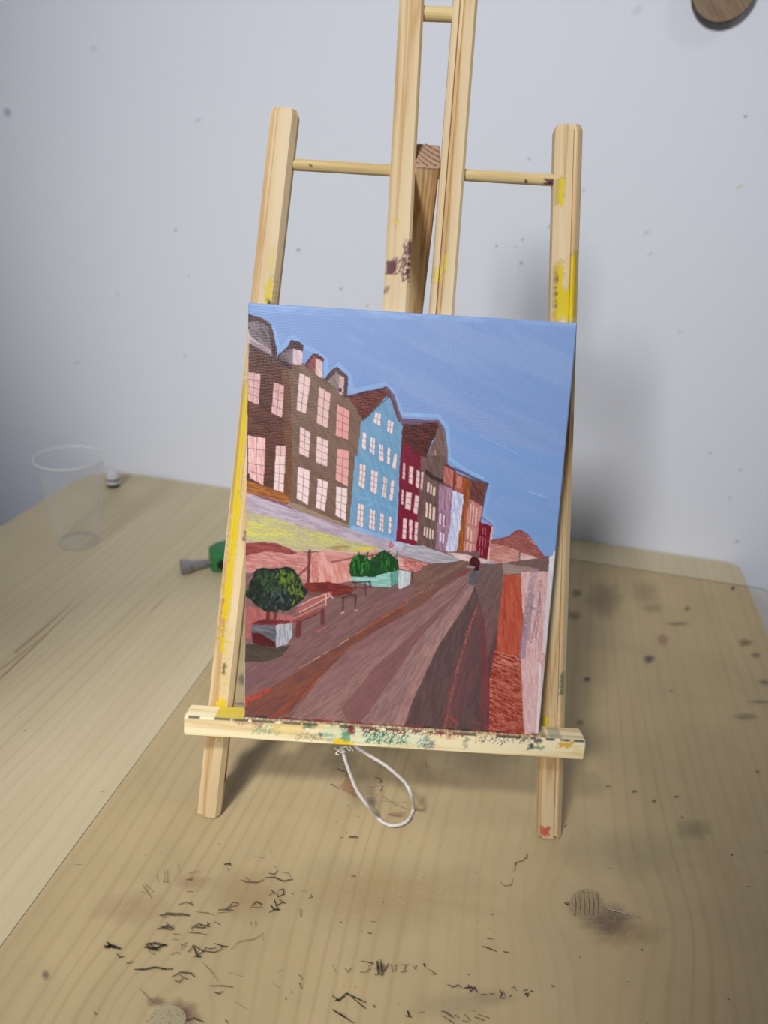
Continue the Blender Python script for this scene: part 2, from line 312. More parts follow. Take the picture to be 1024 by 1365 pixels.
for pts, wd, c, a in [
    ([(70, 560), (85, 590)], 2, G, .5), ([(120, 575), (132, 590), (148, 570)], 2.5, D, .6), ([(185, 545), (235, 555), (215, 568)], 2.5, D, .7), ([(180, 590), (205, 590), (225, 572)], 2.5, G, .6), ([(250, 545), (255, 600)], 6, D, .75), ([(265, 540), (270, 605)], 5, D, .75), ([(240, 600), (275, 598)], 4, D, .6), ([(275, 590), (295, 555)], 3, D, .7), ([(305, 560), (312, 590)], 3, D, .6), ([(325, 560), (322, 590)], 3, D, .6), ([(300, 562), (380, 560)], 2, D, .6), ([(345, 590), (372, 585)], 3, D, .6), ([(365, 560), (358, 588)], 3, D, .6), ([(395, 565), (400, 578), (408, 562)], 2.5, D, .7), ([(435, 555), (442, 568)], 5, D, .85), ([(450, 575), (490, 600), (465, 600)], 2, D, .6),
    ([(530, 640), (555, 650), (575, 642), (590, 652)], 2.5, D, .7), ([(595, 655), (625, 650), (650, 665)], 3, (50, 35, 60), .85), ([(615, 640), (625, 670), (640, 650), (650, 672)], 3, (50, 35, 60), .9), ([(665, 680), (690, 680)], 3, D, .7), ([(700, 678), (720, 677)], 3, D, .7), ([(740, 660), (752, 680), (742, 690)], 3, D, .8), ([(738, 695), (765, 695)], 3, D, .8), ([(755, 665), (765, 690)], 2, D, .7), ([(785, 655), (800, 650), (810, 665)], 2, D, .6), ([(780, 690), (790, 680)], 3, D, .7), ([(835, 665), (855, 660)], 3, D, .7), ([(838, 680), (858, 675), (850, 692)], 3, D, .7), ([(868, 665), (878, 668)], 2, D, .7),
    ([(70, 685), (95, 705), (125, 675), (205, 712)], 3, D, .85), ([(145, 688), (200, 735)], 3, D, .85), ([(160, 700), (205, 738)], 3, G, .8), ([(70, 740), (110, 765), (155, 795)], 3, D, .75), ([(370, 745), (380, 770)], 5, D, .9), ([(362, 765), (388, 772)], 3, D, .9), ([(235, 722), (240, 732)], 4, D, .8), ([(410, 755), (440, 750)], 3, G, .5),
    ([(510, 745), (545, 765), (560, 775)], 3, D, .6), ([(510, 765), (550, 790)], 3, D, .6), ([(560, 760), (580, 775)], 3, D, .6), ([(600, 760), (625, 785)], 3, D, .7), ([(590, 785), (620, 790)], 2, D, .6), ([(640, 770), (680, 785)], 3, D, .7), ([(655, 760), (700, 775)], 3, G, .7), ([(505, 748), (535, 752)], 2, G, .6), ([(620, 740), (650, 750)], 2, G, .5), ([(540, 785), (560, 797)], 3, D, .6),
    ([(800, 190), (805, 150), (835, 142), (855, 118)], 2, D, .65), ([(742, 225), (760, 245), (788, 240), (795, 215)], 1.7, D, .6), ([(800, 152), (808, 158)], 4, D, .8), ([(690, 455), (715, 458)], 3, D, .7), ([(668, 487), (690, 492), (732, 508)], 2.5, D, .8), ([(755, 508), (778, 510)], 3, D, .8), ([(690, 488), (712, 500)], 2, D, .8),
    ([(145, 203), (165, 207)], 3, D, .7), ([(158, 198), (162, 210)], 2, D, .7), ([(340, 286), (344, 290)], 3, D, .8), ([(272, 308), (277, 312)], 2.5, D, .8), ([(100, 388), (108, 391)], 3, D, .8), ([(125, 271), (130, 274)], 2.5, D, .7), ([(645, 187), (650, 191)], 3, D, .8), ([(500, 86), (504, 90)], 2, D, .6), ([(210, 432), (228, 435)], 3, D, .7), ([(185, 424), (192, 426)], 2, G, .6), ([(115, 645), (118, 650)], 2.5, D, .7), ([(160, 645), (162, 652)], 2.5, D, .7), ([(610, 598), (620, 603)], 3, G, .7), ([(650, 385), (655, 387)], 2, D, .5), ([(950, 645), (962, 648)], 3, D, .6), ([(1000, 312), (1018, 308), (1012, 320)], 2, D, .7), ([(225, 388), (248, 388)], 3, (90, 95, 80), .5), ([(705, 360), (720, 360)], 3, G, .5), ([(698, 412), (702, 418)], 2, G, .5), ([(330, 718), (340, 722)], 2, G, .5),
    ([(135, 47), (172, 47)], 7, (150, 72, 50), .8), ([(165, 45), (173, 50)], 3, D, .7), ([(100, 50), (118, 48)], 3, (120, 90, 60), .5), ([(375, 64), (385, 66)], 2, G, .6), ([(430, 208), (440, 212)], 2, (140, 120, 90), .5)]:
    S(Z4(pts), wd*.6, c, a)
for pts, wd, c, a in [
    ([(866, 186), (876, 190)], 9, D, .95), ([(650, 35), (665, 30)], 4, D, .7), ([(660, 25), (668, 38)], 3, D, .7), ([(680, 10), (688, 8)], 4, D, .7), ([(165, 68), (185, 55)], 2.5, D, .6), ([(160, 72), (175, 66)], 2.5, D, .6), ([(355, 245), (368, 248)], 4, D, .6), ([(165, 388), (176, 398), (185, 396)], 4, D, .85), ([(238, 340), (250, 346)], 4, D, .8), ([(203, 435), (212, 444)], 4, D, .8), ([(298, 372), (308, 375)], 3, D, .7), ([(268, 425), (272, 428)], 3, D, .6),
    ([(318, 405), (360, 418), (450, 442)], 2.4, (200, 190, 165), .8), ([(325, 412), (380, 428), (448, 445)], 1.5, D, .6), ([(470, 448), (492, 460)], 2.5, D, .6), ([(488, 585), (498, 592)], 5, D, .8), ([(852, 793), (862, 799)], 5, D, .85), ([(228, 617), (236, 622)], 4, D, .6), ([(182, 622), (186, 626)], 3, D, .5), ([(2, 770), (12, 785)], 6, D, .8), ([(22, 760), (34, 766)], 4, D, .7), ([(110, 738), (125, 745)], 5, G, .7), ([(510, 895), (516, 900)], 4, D, .7), ([(5, 185), (10, 205)], 3, D, .7), ([(935, 320), (955, 325)], 4, G, .6), ([(1000, 170), (1024, 180)], 3, G, .6), ([(638, 252), (645, 255)], 3, G, .6), ([(686, 278), (694, 281)], 3, G, .6), ([(690, 450), (696, 453)], 3, G, .6),
    ([(430, 735), (440, 700), (452, 715)], 5, (205, 192, 150), .8), ([(425, 720), (450, 735)], 5, (205, 192, 150), .7), ([(525, 25), (532, 30)], 3, G, .6), ([(285, 62), (292, 66)], 3, G, .5)]:
    S(Z5(pts), wd*.5, c, a)
for pts, wd, c, a in [
    ([(140, 325), (180, 345), (225, 360)], 14, (95, 50, 35), .8), ([(240, 365), (225, 405)], 14, (80, 40, 30), .8), ([(75, 480), (110, 485)], 18, (60, 35, 28), .9), ([(110, 492), (170, 525)], 12, (100, 48, 35), .8), ([(510, 415), (560, 425), (575, 455), (560, 470)], 8, (60, 50, 38), .75), ([(590, 490), (575, 530), (555, 550)], 8, (60, 50, 38), .75), ([(400, 520), (500, 505), (580, 495)], 6, G, .5), ([(600, 495), (800, 490)], 4, G, .4), ([(580, 590), (650, 640)], 8, G, .6), ([(650, 640), (720, 680), (850, 730)], 6, G, .55), ([(560, 640), (700, 655), (850, 650)], 4, G, .4),
    ([(640, 770), (770, 790)], 30, (165, 95, 70), .5), ([(250, 680), (255, 700)], 10, D, .6), ([(135, 835), (142, 850)], 10, D, .6), ([(225, 945), (240, 950)], 14, D, .5), ([(255, 990), (330, 990)], 18, (165, 80, 60), .6), ([(300, 988), (340, 998)], 10, (90, 40, 30), .8), ([(1005, 255), (1020, 330)], 8, D, .6), ([(340, 790), (360, 800)], 10, D, .5), ([(120, 425), (125, 430)], 18, (80, 80, 60), .5), ([(500, 575), (550, 590)], 8, D, .5)]:
    S(Z7(pts), wd*.17, c, a)
mk.poly([sp(*p) for p in Z7([(240, 390), (265, 420), (340, 600), (310, 600), (200, 540), (165, 500), (200, 470)])], (165, 100, 70), .45)
def B(x, y, rx, ry, col, a, core=.3):
    p = sp(x, y); ex = sp(x+rx, y)-p; ey = sp(x, y-ry)-p; mk.blob(p+np.array([0, 0, -.00008]), ex, ey, col, a, 24, core)
for q in [(865, 878, 9, 6, (70, 58, 72), .75), (783, 905, 6, 4, (60, 48, 48), .75), (884, 852, 9, 9, (180, 100, 90), .4), (994, 856, 11, 6, (120, 88, 50), .6), (1008, 873, 8, 4, (95, 85, 85), .5), (769, 790, 9, 7, (80, 76, 56), .5), (765, 820, 12, 7, (85, 80, 68), .45),
          (916, 811, 5, 4, (80, 72, 58), .5), (977, 784, 4, 3, (60, 50, 40), .8), (905, 831, 22, 3, (85, 78, 62), .4), (862, 790, 25, 20, (120, 95, 75), .2), (806, 798, 30, 25, (120, 92, 75), .3), (1020, 909, 9, 4, (70, 65, 55), .5), (1015, 935, 25, 3, (85, 76, 60), .4), (995, 955, 20, 6, (85, 78, 60), .35), (870, 810, 20, 8, (90, 82, 62), .25),
          (846, 1055, 5, 2, (50, 40, 35), .8), (902, 1062, 4, 2, (50, 40, 35), .7), (872, 1068, 4, 3, (80, 70, 50), .6), (811, 1048, 5, 2, (80, 70, 50), .5), (1010, 1029, 5, 3, (90, 76, 58), .5), (773, 963, 7, 5, (110, 90, 62), .5), (895, 921, 2.5, 2, (60, 50, 40), .6),
          (812, 1228, 42, 24, (98, 76, 72), .5), (835, 1245, 60, 20, (150, 100, 70), .22), (925, 1105, 30, 16, (95, 88, 62), .25), (840, 1135, 110, 40, (120, 126, 110), .12), (240, 1352, 30, 24, (110, 80, 76), .55), (208, 1335, 16, 8, (110, 80, 80), .45),
          (255, 1175, 30, 14, (175, 120, 95), .22), (170, 1210, 60, 25, (190, 140, 110), .18), (520, 1190, 160, 50, (190, 155, 105), .22), (330, 1190, 60, 40, (180, 140, 90), .22), (60, 1300, 6, 9, (90, 70, 80), .5), (508, 1290, 10, 8, (80, 68, 50), .5), (455, 1010, 30, 22, (120, 95, 75), .25), (640, 1010, 60, 25, (140, 125, 105), .2), (480, 1050, 20, 30, (120, 100, 80), .25), (650, 1330, 40, 14, (100, 95, 80), .12), (600, 1340, 70, 20, (120, 115, 95), .1),
          (340, 905, 3, 20, (90, 100, 100), .6), (322, 905, 6, 9, (90, 90, 85), .6), (320, 938, 12, 2, (70, 85, 90), .7), (495, 1068, 12, 8, (110, 108, 100), .4), (530, 1085, 15, 5, (160, 100, 80), .3)]:
    B(*q)
# light knot plug beside the dark knot
pl = [sp(782+24*math.cos(a)*(1+.05*math.sin(3*a)), 1205+20*math.sin(a)) for a in np.linspace(0, 2*math.pi, 22)[:-1]]
mk.poly(pl, (176, 156, 120), .5)
for k in range(6): S([(766+k*6, 1190-(k % 2)), (768+k*6, 1206), (766+k*6+1, 1221-(k % 2)*2)], 1.2, (140, 116, 84), .6)
pl = [sp(222+26*math.cos(a), 1357+18*math.sin(a)) for a in np.linspace(0, 2*math.pi, 22)[:-1]]
mk.poly(pl, (190, 176, 142), .7)
vs, fs = plate(rounded(csx0, y0-.01, cr_[0], cb[1], (.01, .006, .004, .004)), .0003, ZC, .0003)
n0 = len(vs)
EDGEM = plain('sheet_edge', (96, 90, 70), .4)
o = new_obj('clear_table_cover', vs+mk.v, fs+[[i+n0 for i in f] for f in mk.f], [COVM, STAIN, EDGEM], midx=[2 if k//36 == 1 else 0 for k in range(len(fs))]+[1]*len(mk.f))
set_attr(o, 'stain', [(1, 1, 1, 1)]*n0+mk.c); o.rotation_euler = (0, 0, -YAW)
tag(o, 'clear plastic sheet with dried paint marks covering the right part of the table', 'table cover')

# ------------------------------------------------------------------ easel wood
def easel_wood(name, a, b, d):
    t = NT(name); at = t.add('ShaderNodeAttribute', attribute_name='grain'); m = t.add('ShaderNodeMapping'); m.inputs['Scale'].default_value = (1, 1, .035)
    t.l(at.outputs['Vector'], m.inputs['Vector'])
    n1 = t.noise(m.outputs[0], 170, 2, .45, .3); n2 = t.noise(m.outputs[0], 1300, 3, .6)
    c = t.ramp(n1, [(.32, lin(a)), (.52, lin(b)), (.60, lin(d)), (.68, lin(b))])
    c = t.mix(t.math('MULTIPLY', n2, .16), c, lin(d))
    pa = t.add('ShaderNodeVertexColor', layer_name='stain')
    c = t.mix(pa.outputs['Alpha'], c, pa.outputs['Color'])
    t.set(Base_Color=c, Roughness=.6, Specular_IOR_Level=.3); t.bump(n2, .1, .0006); return t.m
EW = easel_wood('easel_pine', (222, 200, 164), (214, 189, 148), (190, 154, 106))
EWL = easel_wood('pale_ledge_pine', (250, 238, 204), (244, 228, 186), (222, 194, 140))
EWD = easel_wood('rear_leg_lit_pine', (236, 208, 164), (228, 196, 148), (186, 138, 86))  # colour lightened in place of light falling on the rear leg
EWR = easel_wood('dowel_wood', (222, 200, 150), (216, 192, 140), (198, 168, 114))

# painting plane
W = .18
zt = FPX*W/math.hypot(439, 26); zb = FPX*W/math.hypot(393, 25)
TL, TR = [CAM+ray(*p)*zt for p in ((331, 404), (770, 430))]; BL, BR = [CAM+ray(*p)*zb for p in ((325, 956), (718, 981))]
AX = (TL+TR)/2-(BL+BR)/2; H = float(np.linalg.norm(AX)); SHEAR = AX[0]/H; AX[0] = 0
UPV = AX/np.linalg.norm(AX); NV = np.cross(R0, UPV); NV = NV*(-1 if NV[1] > 0 else 1)   # towards the viewer
P0 = (BL+BR)/2; TH = .0135
PL = P0-NV*TH                                                        # front plane of the easel legs
def frame_pt(x, y, off=0): return on_plane(x, y, PL+NV*off, NV)

def profile(w_, d, ch, groove=None):      # cross-section, x across, y depth (0 front .. -d back)
    pts = []
    h = w_/2
    front = list(np.linspace(-h+ch, h-ch, 19))
    for x in front:
        y = 0
        if groove is not None and abs(x-groove) < .0009: y = -.0020
        pts.append((x, y))
    pts += [(h, -ch)] + [(h, y) for y in np.linspace(-ch-.001, -d+ch, 5)] + [(h-ch, -d)] + [(x, -d) for x in np.linspace(h-ch-.001, -h+ch, 4)]
    pts += [(-h, -d+ch)] + [(-h, y) for y in np.linspace(-d+ch+.001, -ch, 5)]
    return pts
def stick(name, A, Bp, prof, mat, parent, X=R0, wscale=(1, 1), paint=None, cap=(0, .003), step=.0012, N=NV, floor=True):
    A = np.asarray(A, float); Bp = np.asarray(Bp, float); d = Bp-A; Ln = np.linalg.norm(d); d = d/Ln
    Yv = np.cross(d, X); Yv /= np.linalg.norm(Yv)
    if Yv @ N < 0: Yv = -Yv
    Xv = np.cross(d, Yv); Xv = Xv if Xv @ X > 0 else -Xv
    ts = [0.]
    if cap[0]: ts += [cap[0]*.5, cap[0]]
    n = max(2, int((Ln-cap[0]-cap[1])/step)); ts += list(np.linspace(cap[0], Ln-cap[1], n+1)[1:])
    if cap[1]: ts += [Ln-cap[1]*.5, Ln]
    vs = []; g = []; uv = []
    pc = np.array(prof); cen = np.array([(pc[:, 0].max()+pc[:, 0].min())/2, (pc[:, 1].max()+pc[:, 1].min())/2])
    for tt in ts:
        k = 1.
        e = min(tt/cap[0] if cap[0] else 1, (Ln-tt)/cap[1] if cap[1] else 1)
        if e < 1: k = 1-.18*(1-e)**1.5
        ws = wscale[0]+(wscale[1]-wscale[0])*tt/Ln
        for (px, py) in prof:
            q = cen+(np.array([px, py])-cen)*k
            vs.append(A+d*tt+Xv*q[0]*ws+Yv*q[1]); g.append((px*ws+hash(name) % 7*0+A[0]*3, py, tt)); uv.append((px, py, tt, Ln))
    if floor: vs = [np.array([v[0], v[1], max(v[2], ZC+.0001)]) for v in vs]
    m = len(prof); fs = []
    for r in range(len(ts)-1):
        for i in range(m): j = (i+1) % m; fs.append([r*m+i, r*m+j, (r+1)*m+j, (r+1)*m+i])
    fs.append(list(range(m))[::-1]); fs.append([(len(ts)-1)*m+i for i in range(m)])
    o = new_obj(name, vs, fs, mat, parent)
    a = o.data.attributes.new('grain', 'FLOAT_VECTOR', 'POINT'); a.data.foreach_set('vector', np.array(g, dtype=np.float32).ravel())
    col = np.zeros((len(vs), 4)); U = np.array(uv)
    if paint:
        for (rgb, fn) in paint:
            al = np.clip(fn(U[:, 0], U[:, 1], U[:, 2]/Ln), 0, 1)
            c = np.array(lin(rgb)); nz = al > 0
            ao = col[:, 3]; na = al+ao*(1-al)
            for k in range(3): col[:, k] = np.where(nz, (c[k]*al+col[:, k]*ao*(1-al))/np.maximum(na, 1e-6), col[:, k])
            col[:, 3] = na
    set_attr(o, 'stain', col)
    return o
def patch(x0, x1, t0, t1, soft=.0012, tl=.35, amt=.95, face='front', rough=.0): # painted rectangle with ragged edges
    def fn(x, y, t):
        nx = fnoise(x*900+t0*77, t*260*tl*4)-.5
        xx = x+nx*.003; tt = t+nx*(t1-t0)*.5
        m = sstep(x0-soft, x0, xx)*sstep(x1+soft, x1, xx)*sstep(t0-.003, t0, tt)*sstep(t1+.003, t1, tt)
        if face == 'front': m = m*(y > -.0025)
        if rough: m = m*sstep(rough-.12, rough+.12, fnoise(x*1500+5, t*500))
        return m*amt
    return fn

E0 = empty('easel', (0, .42, ZC))
tag(E0, 'small pine tabletop easel smeared with yellow and green paint holding the canvas', 'easel')
E0m = Vector((0, -.42, -ZC))
def child(o): o.parent = E0; o.matrix_parent_inverse = Matrix.Translation(E0m); return o
YEL = (212, 186, 18); PUR = (95, 45, 60)
# outer legs (foot -> top)
def foot(x, y):
    p = frame_pt(x, y); q = p+(UPV*((ZC-p[2])/UPV[2])); return q
fL = foot(277, 1088); tL = frame_pt(379, 142); fR = foot(733, 1122); tR = frame_pt(760, 164)
o = stick('leg', fL, tL, profile(.0150, .0125, .0028, -.0045), EW, None, paint=[
    (YEL, patch(-.0042, -.0008, .31, .50)), (YEL, patch(-.0035, -.0015, .268, .29)), (YEL, patch(-.0065, -.0025, .46, .66, amt=.9)), (YEL, patch(-.002, .0035, .135, .19)), (YEL, patch(-.0005, .002, .19, .30, amt=.55, rough=.5)),
    (YEL, patch(.001, .004, .755, .79, amt=.8)), (YEL, patch(.001, .003, .80, .83, amt=.35)), ((40, 25, 20), patch(.0025, .004, .755, .765, amt=.9)), ((60, 30, 20), patch(-.0002, .0022, .748, .752, amt=.9)), ((190, 95, 55), patch(-.0075, -.0055, .31, .345)), ((80, 70, 40), patch(0, .001, .235, .25, amt=.8)),
    ((150, 25, 25), lambda x, y, t: (y < -.003)*(x > 0)*sstep(.05, .055, t)*sstep(.085, .075, t)*.9), ((45, 42, 48), patch(.0035, .0055, .435, .45, amt=.8, rough=.45))]); child(o)
o = stick('leg', fR, tR, profile(.0150, .0125, .0028, .0035), EW, None, paint=[
    (YEL, patch(-.0045, .007, .765, .80)), (YEL, patch(-.0045, -.002, .79, .83)), (YEL, patch(.003, .0075, .79, .845)), (YEL, patch(.001, .006, .70, .77, amt=.45)), (YEL, patch(-.0058, -.003, .905, .935)), ((120, 35, 30), patch(-.006, -.0052, .775, .82, amt=.8)),
    (YEL, patch(-.0065, -.004, .16, .20)), ((50, 95, 90), patch(.0045, .006, .235, .265, amt=.7)), ((190, 60, 55), patch(-.0055, -.001, .006, .018, amt=.85)), ((105, 60, 45), lambda x, y, t: (y < -.002)*sstep(.58, .6, t)*sstep(.65, .63, t)*.8)]); child(o)
# centre posts (continue down behind the canvas to the ledge)
def post(xt, xb, wt, wb, paint, gr):
    a = frame_pt(xb, 418); b = frame_pt(xt, 0); d = b-a; bot = a+d*((.068-a[2])/d[2]); topp = b+d*.10
    Lt = np.linalg.norm(topp-bot)
    f = lambda p: np.linalg.norm(p-bot)/Lt
    return child(stick('centre_post', bot, topp, profile(.0135, .012, .0016, gr), EW, None, wscale=(wb/.0135+(wb-wt)/.0135*1.2, wt/.0135), paint=paint))
post(549, 527, .0128, .0146, [(PUR, patch(-.006, -.0015, .644, .657)), (PUR, patch(-.0025, .0065, .644, .661, amt=.7, rough=.46)), (PUR, patch(.003, .0075, .636, .684, amt=.85, rough=.36)), (YEL, patch(-.003, -.0022, .705, .709, amt=.8)), (PUR, patch(-.006, -.0045, .620, .625, amt=.6))], None)
post(621, 589, .0125, .0142, [((215, 200, 40), patch(-.0055, -.0025, .634, .650, amt=.6)), ((215, 200, 40), patch(-.001, .0008, .650, .668, amt=.45))], -.002)
# dowels
def rod(name, a, b, r, paint=None):
    prof = [(r*math.cos(q), r*math.sin(q)) for q in np.linspace(0, 2*math.pi, 19)[:-1]]
    return child(stick(name, a, b, prof, EWR, None, X=UPV, paint=paint, cap=(0, 0), step=.0015))
dz = -.006
a = frame_pt(386, 219, dz); b = frame_pt(748, 241, dz)
rod('dowel', a, b, .0031, [((30, 20, 20), lambda x, y, t: (y > 0)*(np.hypot(x+.0006, (t-.085)*.15) < .0007)*1.), (PUR, lambda x, y, t: (t > .93)*(x < 0.0003)*(x > -.0028)*sstep(.35, .5, fnoise(x*900, t*90))*1.), ((60, 30, 30), lambda x, y, t: (np.hypot(x+.0018, (t-.868)*.15) < .0008)*1.)])
rod('dowel', frame_pt(560, 18, dz), frame_pt(612, 20, dz), .0036)
# rear leg
ra = frame_pt(569, 231, -.0010); LEAN = math.radians(33)
rd = np.array([-.012, math.sin(LEAN), -math.cos(LEAN)]); rd /= np.linalg.norm(rd)
rb = ra+rd*((ZC-ra[2])/rd[2])
o = stick('rear_leg', rb, ra-rd*.004, [(x, y) for x, y in profile(.0132, .021, .0008)], EWD, None, N=np.array([0, -1., 0]), cap=(0, .0006),
          paint=[((170, 140, 118), lambda x, y, t: (t > .9985)*.9)])
# end grain rings as darker wood lines on the cut end
child(o)
XW = np.array([1., 0, 0]); ua = -rd; ya = np.cross(ua, XW); ya /= np.linalg.norm(ya); ya = ya if ya[1] < 0 else -ya
tip = ra-rd*.0041
EG = plain('end_grain_ring', (128, 92, 70), .6)
gv, gf = [], []
for k in range(-1, 5):
    pp_ = []
    for s_ in np.linspace(0, 1, 9):
        x = -.0062+.0124*s_; y = -.001-.0045*k+ -.011*(1-s_)+.002*math.sin(s_*2.5)+.004
        if -.0205 < y < -.0006: pp_.append((x, y))
    for (q1, q2) in zip(pp_[:-1], pp_[1:]):
        b0 = len(gv)
        for q, e in ((q1, .00045), (q1, -.00045), (q2, -.00045), (q2, .00045)): gv.append(tip+XW*q[0]+ya*(q[1]+e)+ua*.00015)
        gf.append([b0, b0+1, b0+2, b0+3])
eg = new_obj('end_grain', gv, gf, EG); child(eg)
# ledge
la = frame_pt(247, 966); lb = frame_pt(776, 998)
bz = (frame_pt(263, 943)+frame_pt(769, 977))/2
LD = TH+.0035
bottom_u = (P0-PL) @ UPV
uLedge = (P0-NV*TH)                         # ledge top is the level of the canvas bottom
lc = (BL+BR)/2 - NV*TH
xa = frame_pt(254, 950)[0]; xb = frame_pt(772, 984)[0]
LH = .0128
A_ = np.array([xa, lc[1], lc[2]])+NV*LD; B_ = np.array([xb, lc[1], lc[2]])+NV*LD
h2 = LH/2
lp = []
for s_ in np.linspace(-h2+.001, h2-.0006, 14): lp.append((s_, 0))
lp += [(h2, -.0006)]+[(h2, -q) for q in np.linspace(.002, LD-.001, 10)]+[(h2-.001, -LD), (0, -LD), (-h2+.001, -LD), (-h2, -LD+.001), (-h2, -LD/2), (-h2, -.001)]
TEAL = (40, 120, 95); NAVY = (25, 45, 60)
def lpatch(s0, s1, t0, t1, amt=.9, rough=.0, sc=(700, 160), top=False):
    def fn(x, y, t):
        nz = fnoise(x*sc[0]+t0*91, t*sc[1])-.5
        xx = x+nz*.003; tt = t+nz*.02
        m = sstep(s0-.0008, s0+.0004, xx)*sstep(s1+.0008, s1-.0004, xx)*sstep(t0-.004, t0+.004, tt)*sstep(t1+.004, t1-.004, tt)
        m = m*((y < -.0008) if top else (y > -.0008))
        if rough: m = m*sstep(rough-.05, rough+.05, fnoise(x*2600, t*520+3))
        return m*amt
    return fn
lpaint = [
    ((120, 170, 140), lpatch(-.002, .0045, .17, .24, .8, .5)), ((90, 120, 110), lpatch(-.004, .001, .28, .38, .6, .48)), ((225, 190, 90), lpatch(0, .005, .22, .30, .5)), ((170, 100, 80), lpatch(.0035, .0062, .125, .16, .6, .45)), ((170, 100, 80), lpatch(.003, .0062, .165, .20, .6, .4)),
    (TEAL, lpatch(.0035, .0055, .30, .325, .9)), (TEAL, lpatch(-.0005, .001, .335, .37, .9)), ((200, 220, 190), lpatch(-.003, .0058, .35, .43, .5)), (TEAL, lpatch(.003, .0055, .39, .42, .7, .5)),
    ((235, 200, 10), lpatch(-.0058, -.0022, .375, .415, 1)), ((235, 200, 10), lpatch(-.0064, -.004, .40, .425, 1)), ((140, 25, 45), lpatch(.001, .0062, .405, .425, .95)), ((70, 150, 120), lpatch(-.0035, .0025, .395, .412, .9)),
    ((215, 232, 205), lpatch(-.004, .006, .43, .60, .55)), (TEAL, lpatch(-.003, .0058, .445, .56, .85, .52)), (TEAL, lpatch(.001, .0055, .45, .53, .9, .47)), (TEAL, lpatch(-.003, -.001, .48, .52, .8, .45)), ((40, 110, 120), lpatch(-.0045, .001, .585, .625, .75, .42)), ((40, 110, 120), lpatch(0, .004, .60, .61, .6)), ((170, 90, 75), lpatch(.002, .006, .65, .665, .55)), 
    ((225, 185, 90), lpatch(-.0055, -.004, .48, .58, .5, .45)), ((50, 90, 80), lpatch(-.003, .005, .7, .705, .7)), (NAVY, lpatch(.001, .0045, .72, .80, .9, .62, (2000, 900))), (NAVY, lpatch(.003, .0058, .735, .86, .9, .55, (1000, 400))), (NAVY, lpatch(-.001, .0025, .855, .868, .95)), (TEAL, lpatch(-.0005, .001, .86, .895, .8)), (NAVY, lpatch(.003, .0055, .87, .885, .9)), ((225, 170, 20), lpatch(.002, .0048, .93, .965, .9)), ((230, 200, 90), lpatch(-.003, .003, .965, .99, .4)),
    ((30, 30, 35), lambda x, y, t: (x > h2-.0012)*(y > -.0012)*sstep(.36, .5, fnoise(t*55, y*0)+.1*(t < .2))*.85), (YEL, lpatch(.004, .02, .075, .15, .85, 0, (700, 160), True)), ((90, 130, 130), lpatch(.004, .02, .905, .945, .45, 0, (700, 160), True)), ((150, 30, 40), lpatch(.004, .0064, .43, .70, .8, .5)), ((110, 80, 80), lpatch(.004, .02, .14, .9, .6, .45, (700, 160), True))]
o = stick('ledge', A_-UPV*h2, B_-UPV*h2, lp, EWL, None, X=UPV, paint=lpaint, cap=(.0012, .0012), step=.0007); child(o)

# ------------------------------------------------------------------ painting on canvas
NXg, NYg = 560, 760
gx = np.linspace(-W/2, W/2, NXg); gy = np.linspace(0, H, NYg)
GX, GY = np.meshgrid(gx, gy)
P = P0+(GX+SHEAR*GY)[..., None]*R0+GY[..., None]*UPV
PX, PY = photo_xy(P)                   # layout coordinates of the picture on the canvas
wob = (fnoise(PX*.16, PY*.16)-.5)
wob2 = (fnoise(PX*.16+50, PY*.16+50)-.5)
QX, QY = PX+wob*2.2, PY+wob2*2.2
IMG = np.zeros((NYg, NXg, 3)); HT = np.zeros((NYg, NXg))
fine1 = fnoise(PX*.9, PY*.9); weave = .5+.25*np.sin(GX*2*math.pi/.00062)+.25*np.sin(GY*2*math.pi/.00062)
def Zm(name):
    ox, oy, s = {'A': (320, 390, 1024/240), 'B': (540, 400, 1024/240), 'C': (320, 610, 1024/240), 'D': (540, 610, 1024/240), 'E': (310, 790, 1024/240), 'F': (540, 790, 1024/250), 'H': (540, 560, 5.12), 'P': (0, 0, 1)}[name]
    return lambda pts: [(ox+x/s, oy+y/s) for x, y in pts]
def blend(sl, m, c, thick=0):
    IMG[sl] = IMG[sl]*(1-m[..., None])+c*m[..., None]
    if thick: HT[sl] = HT[sl]*(1-m)+thick*m
def box(pts, pad=4):
    xs = [p[0] for p in pts]; ys = [p[1] for p in pts]
    mk_ = (PX > min(xs)-pad) & (PX < max(xs)+pad) & (PY > min(ys)-pad) & (PY < max(ys)+pad)
    r = np.where(mk_.any(1))[0]; c = np.where(mk_.any(0))[0]
    if len(r) == 0 or len(c) == 0: return None
    return (slice(r[0], r[-1]+1), slice(c[0], c[-1]+1))
def inside(pts, X, Y):
    m = np.zeros(X.shape, bool); n = len(pts)
    for i in range(n):
        (xa, ya_), (xb_, yb_) = pts[i], pts[(i+1) % n]
        if ya_ == yb_: continue
        m ^= ((ya_ > Y) != (yb_ > Y)) & (X < (xb_-xa)*(Y-ya_)/(yb_-ya_)+xa)
    return m
def colfield(sl, c, c2, ang, amp, fr, thr=None):
    X, Y = PX[sl], PY[sl]; ca, sa = math.cos(math.radians(ang)), math.sin(math.radians(ang))
    u = X*ca+Y*sa; v = -X*sa+Y*ca
    nz = fnoise(u*fr*.16+c[0], v*fr+c[1])
    a = np.array(lin(c)); b = np.array(lin(c2 if c2 else c))
    k = sstep(.3, .7, nz)[..., None]
    if thr is not None: k = sstep(thr-.06, thr+.06, nz)[..., None]
    col = a*(1-k)+b*k
    return col*(1+amp*(fine1[sl]-.5)*2)[..., None]*(1+amp*.6*(weave[sl]-.5))[..., None]
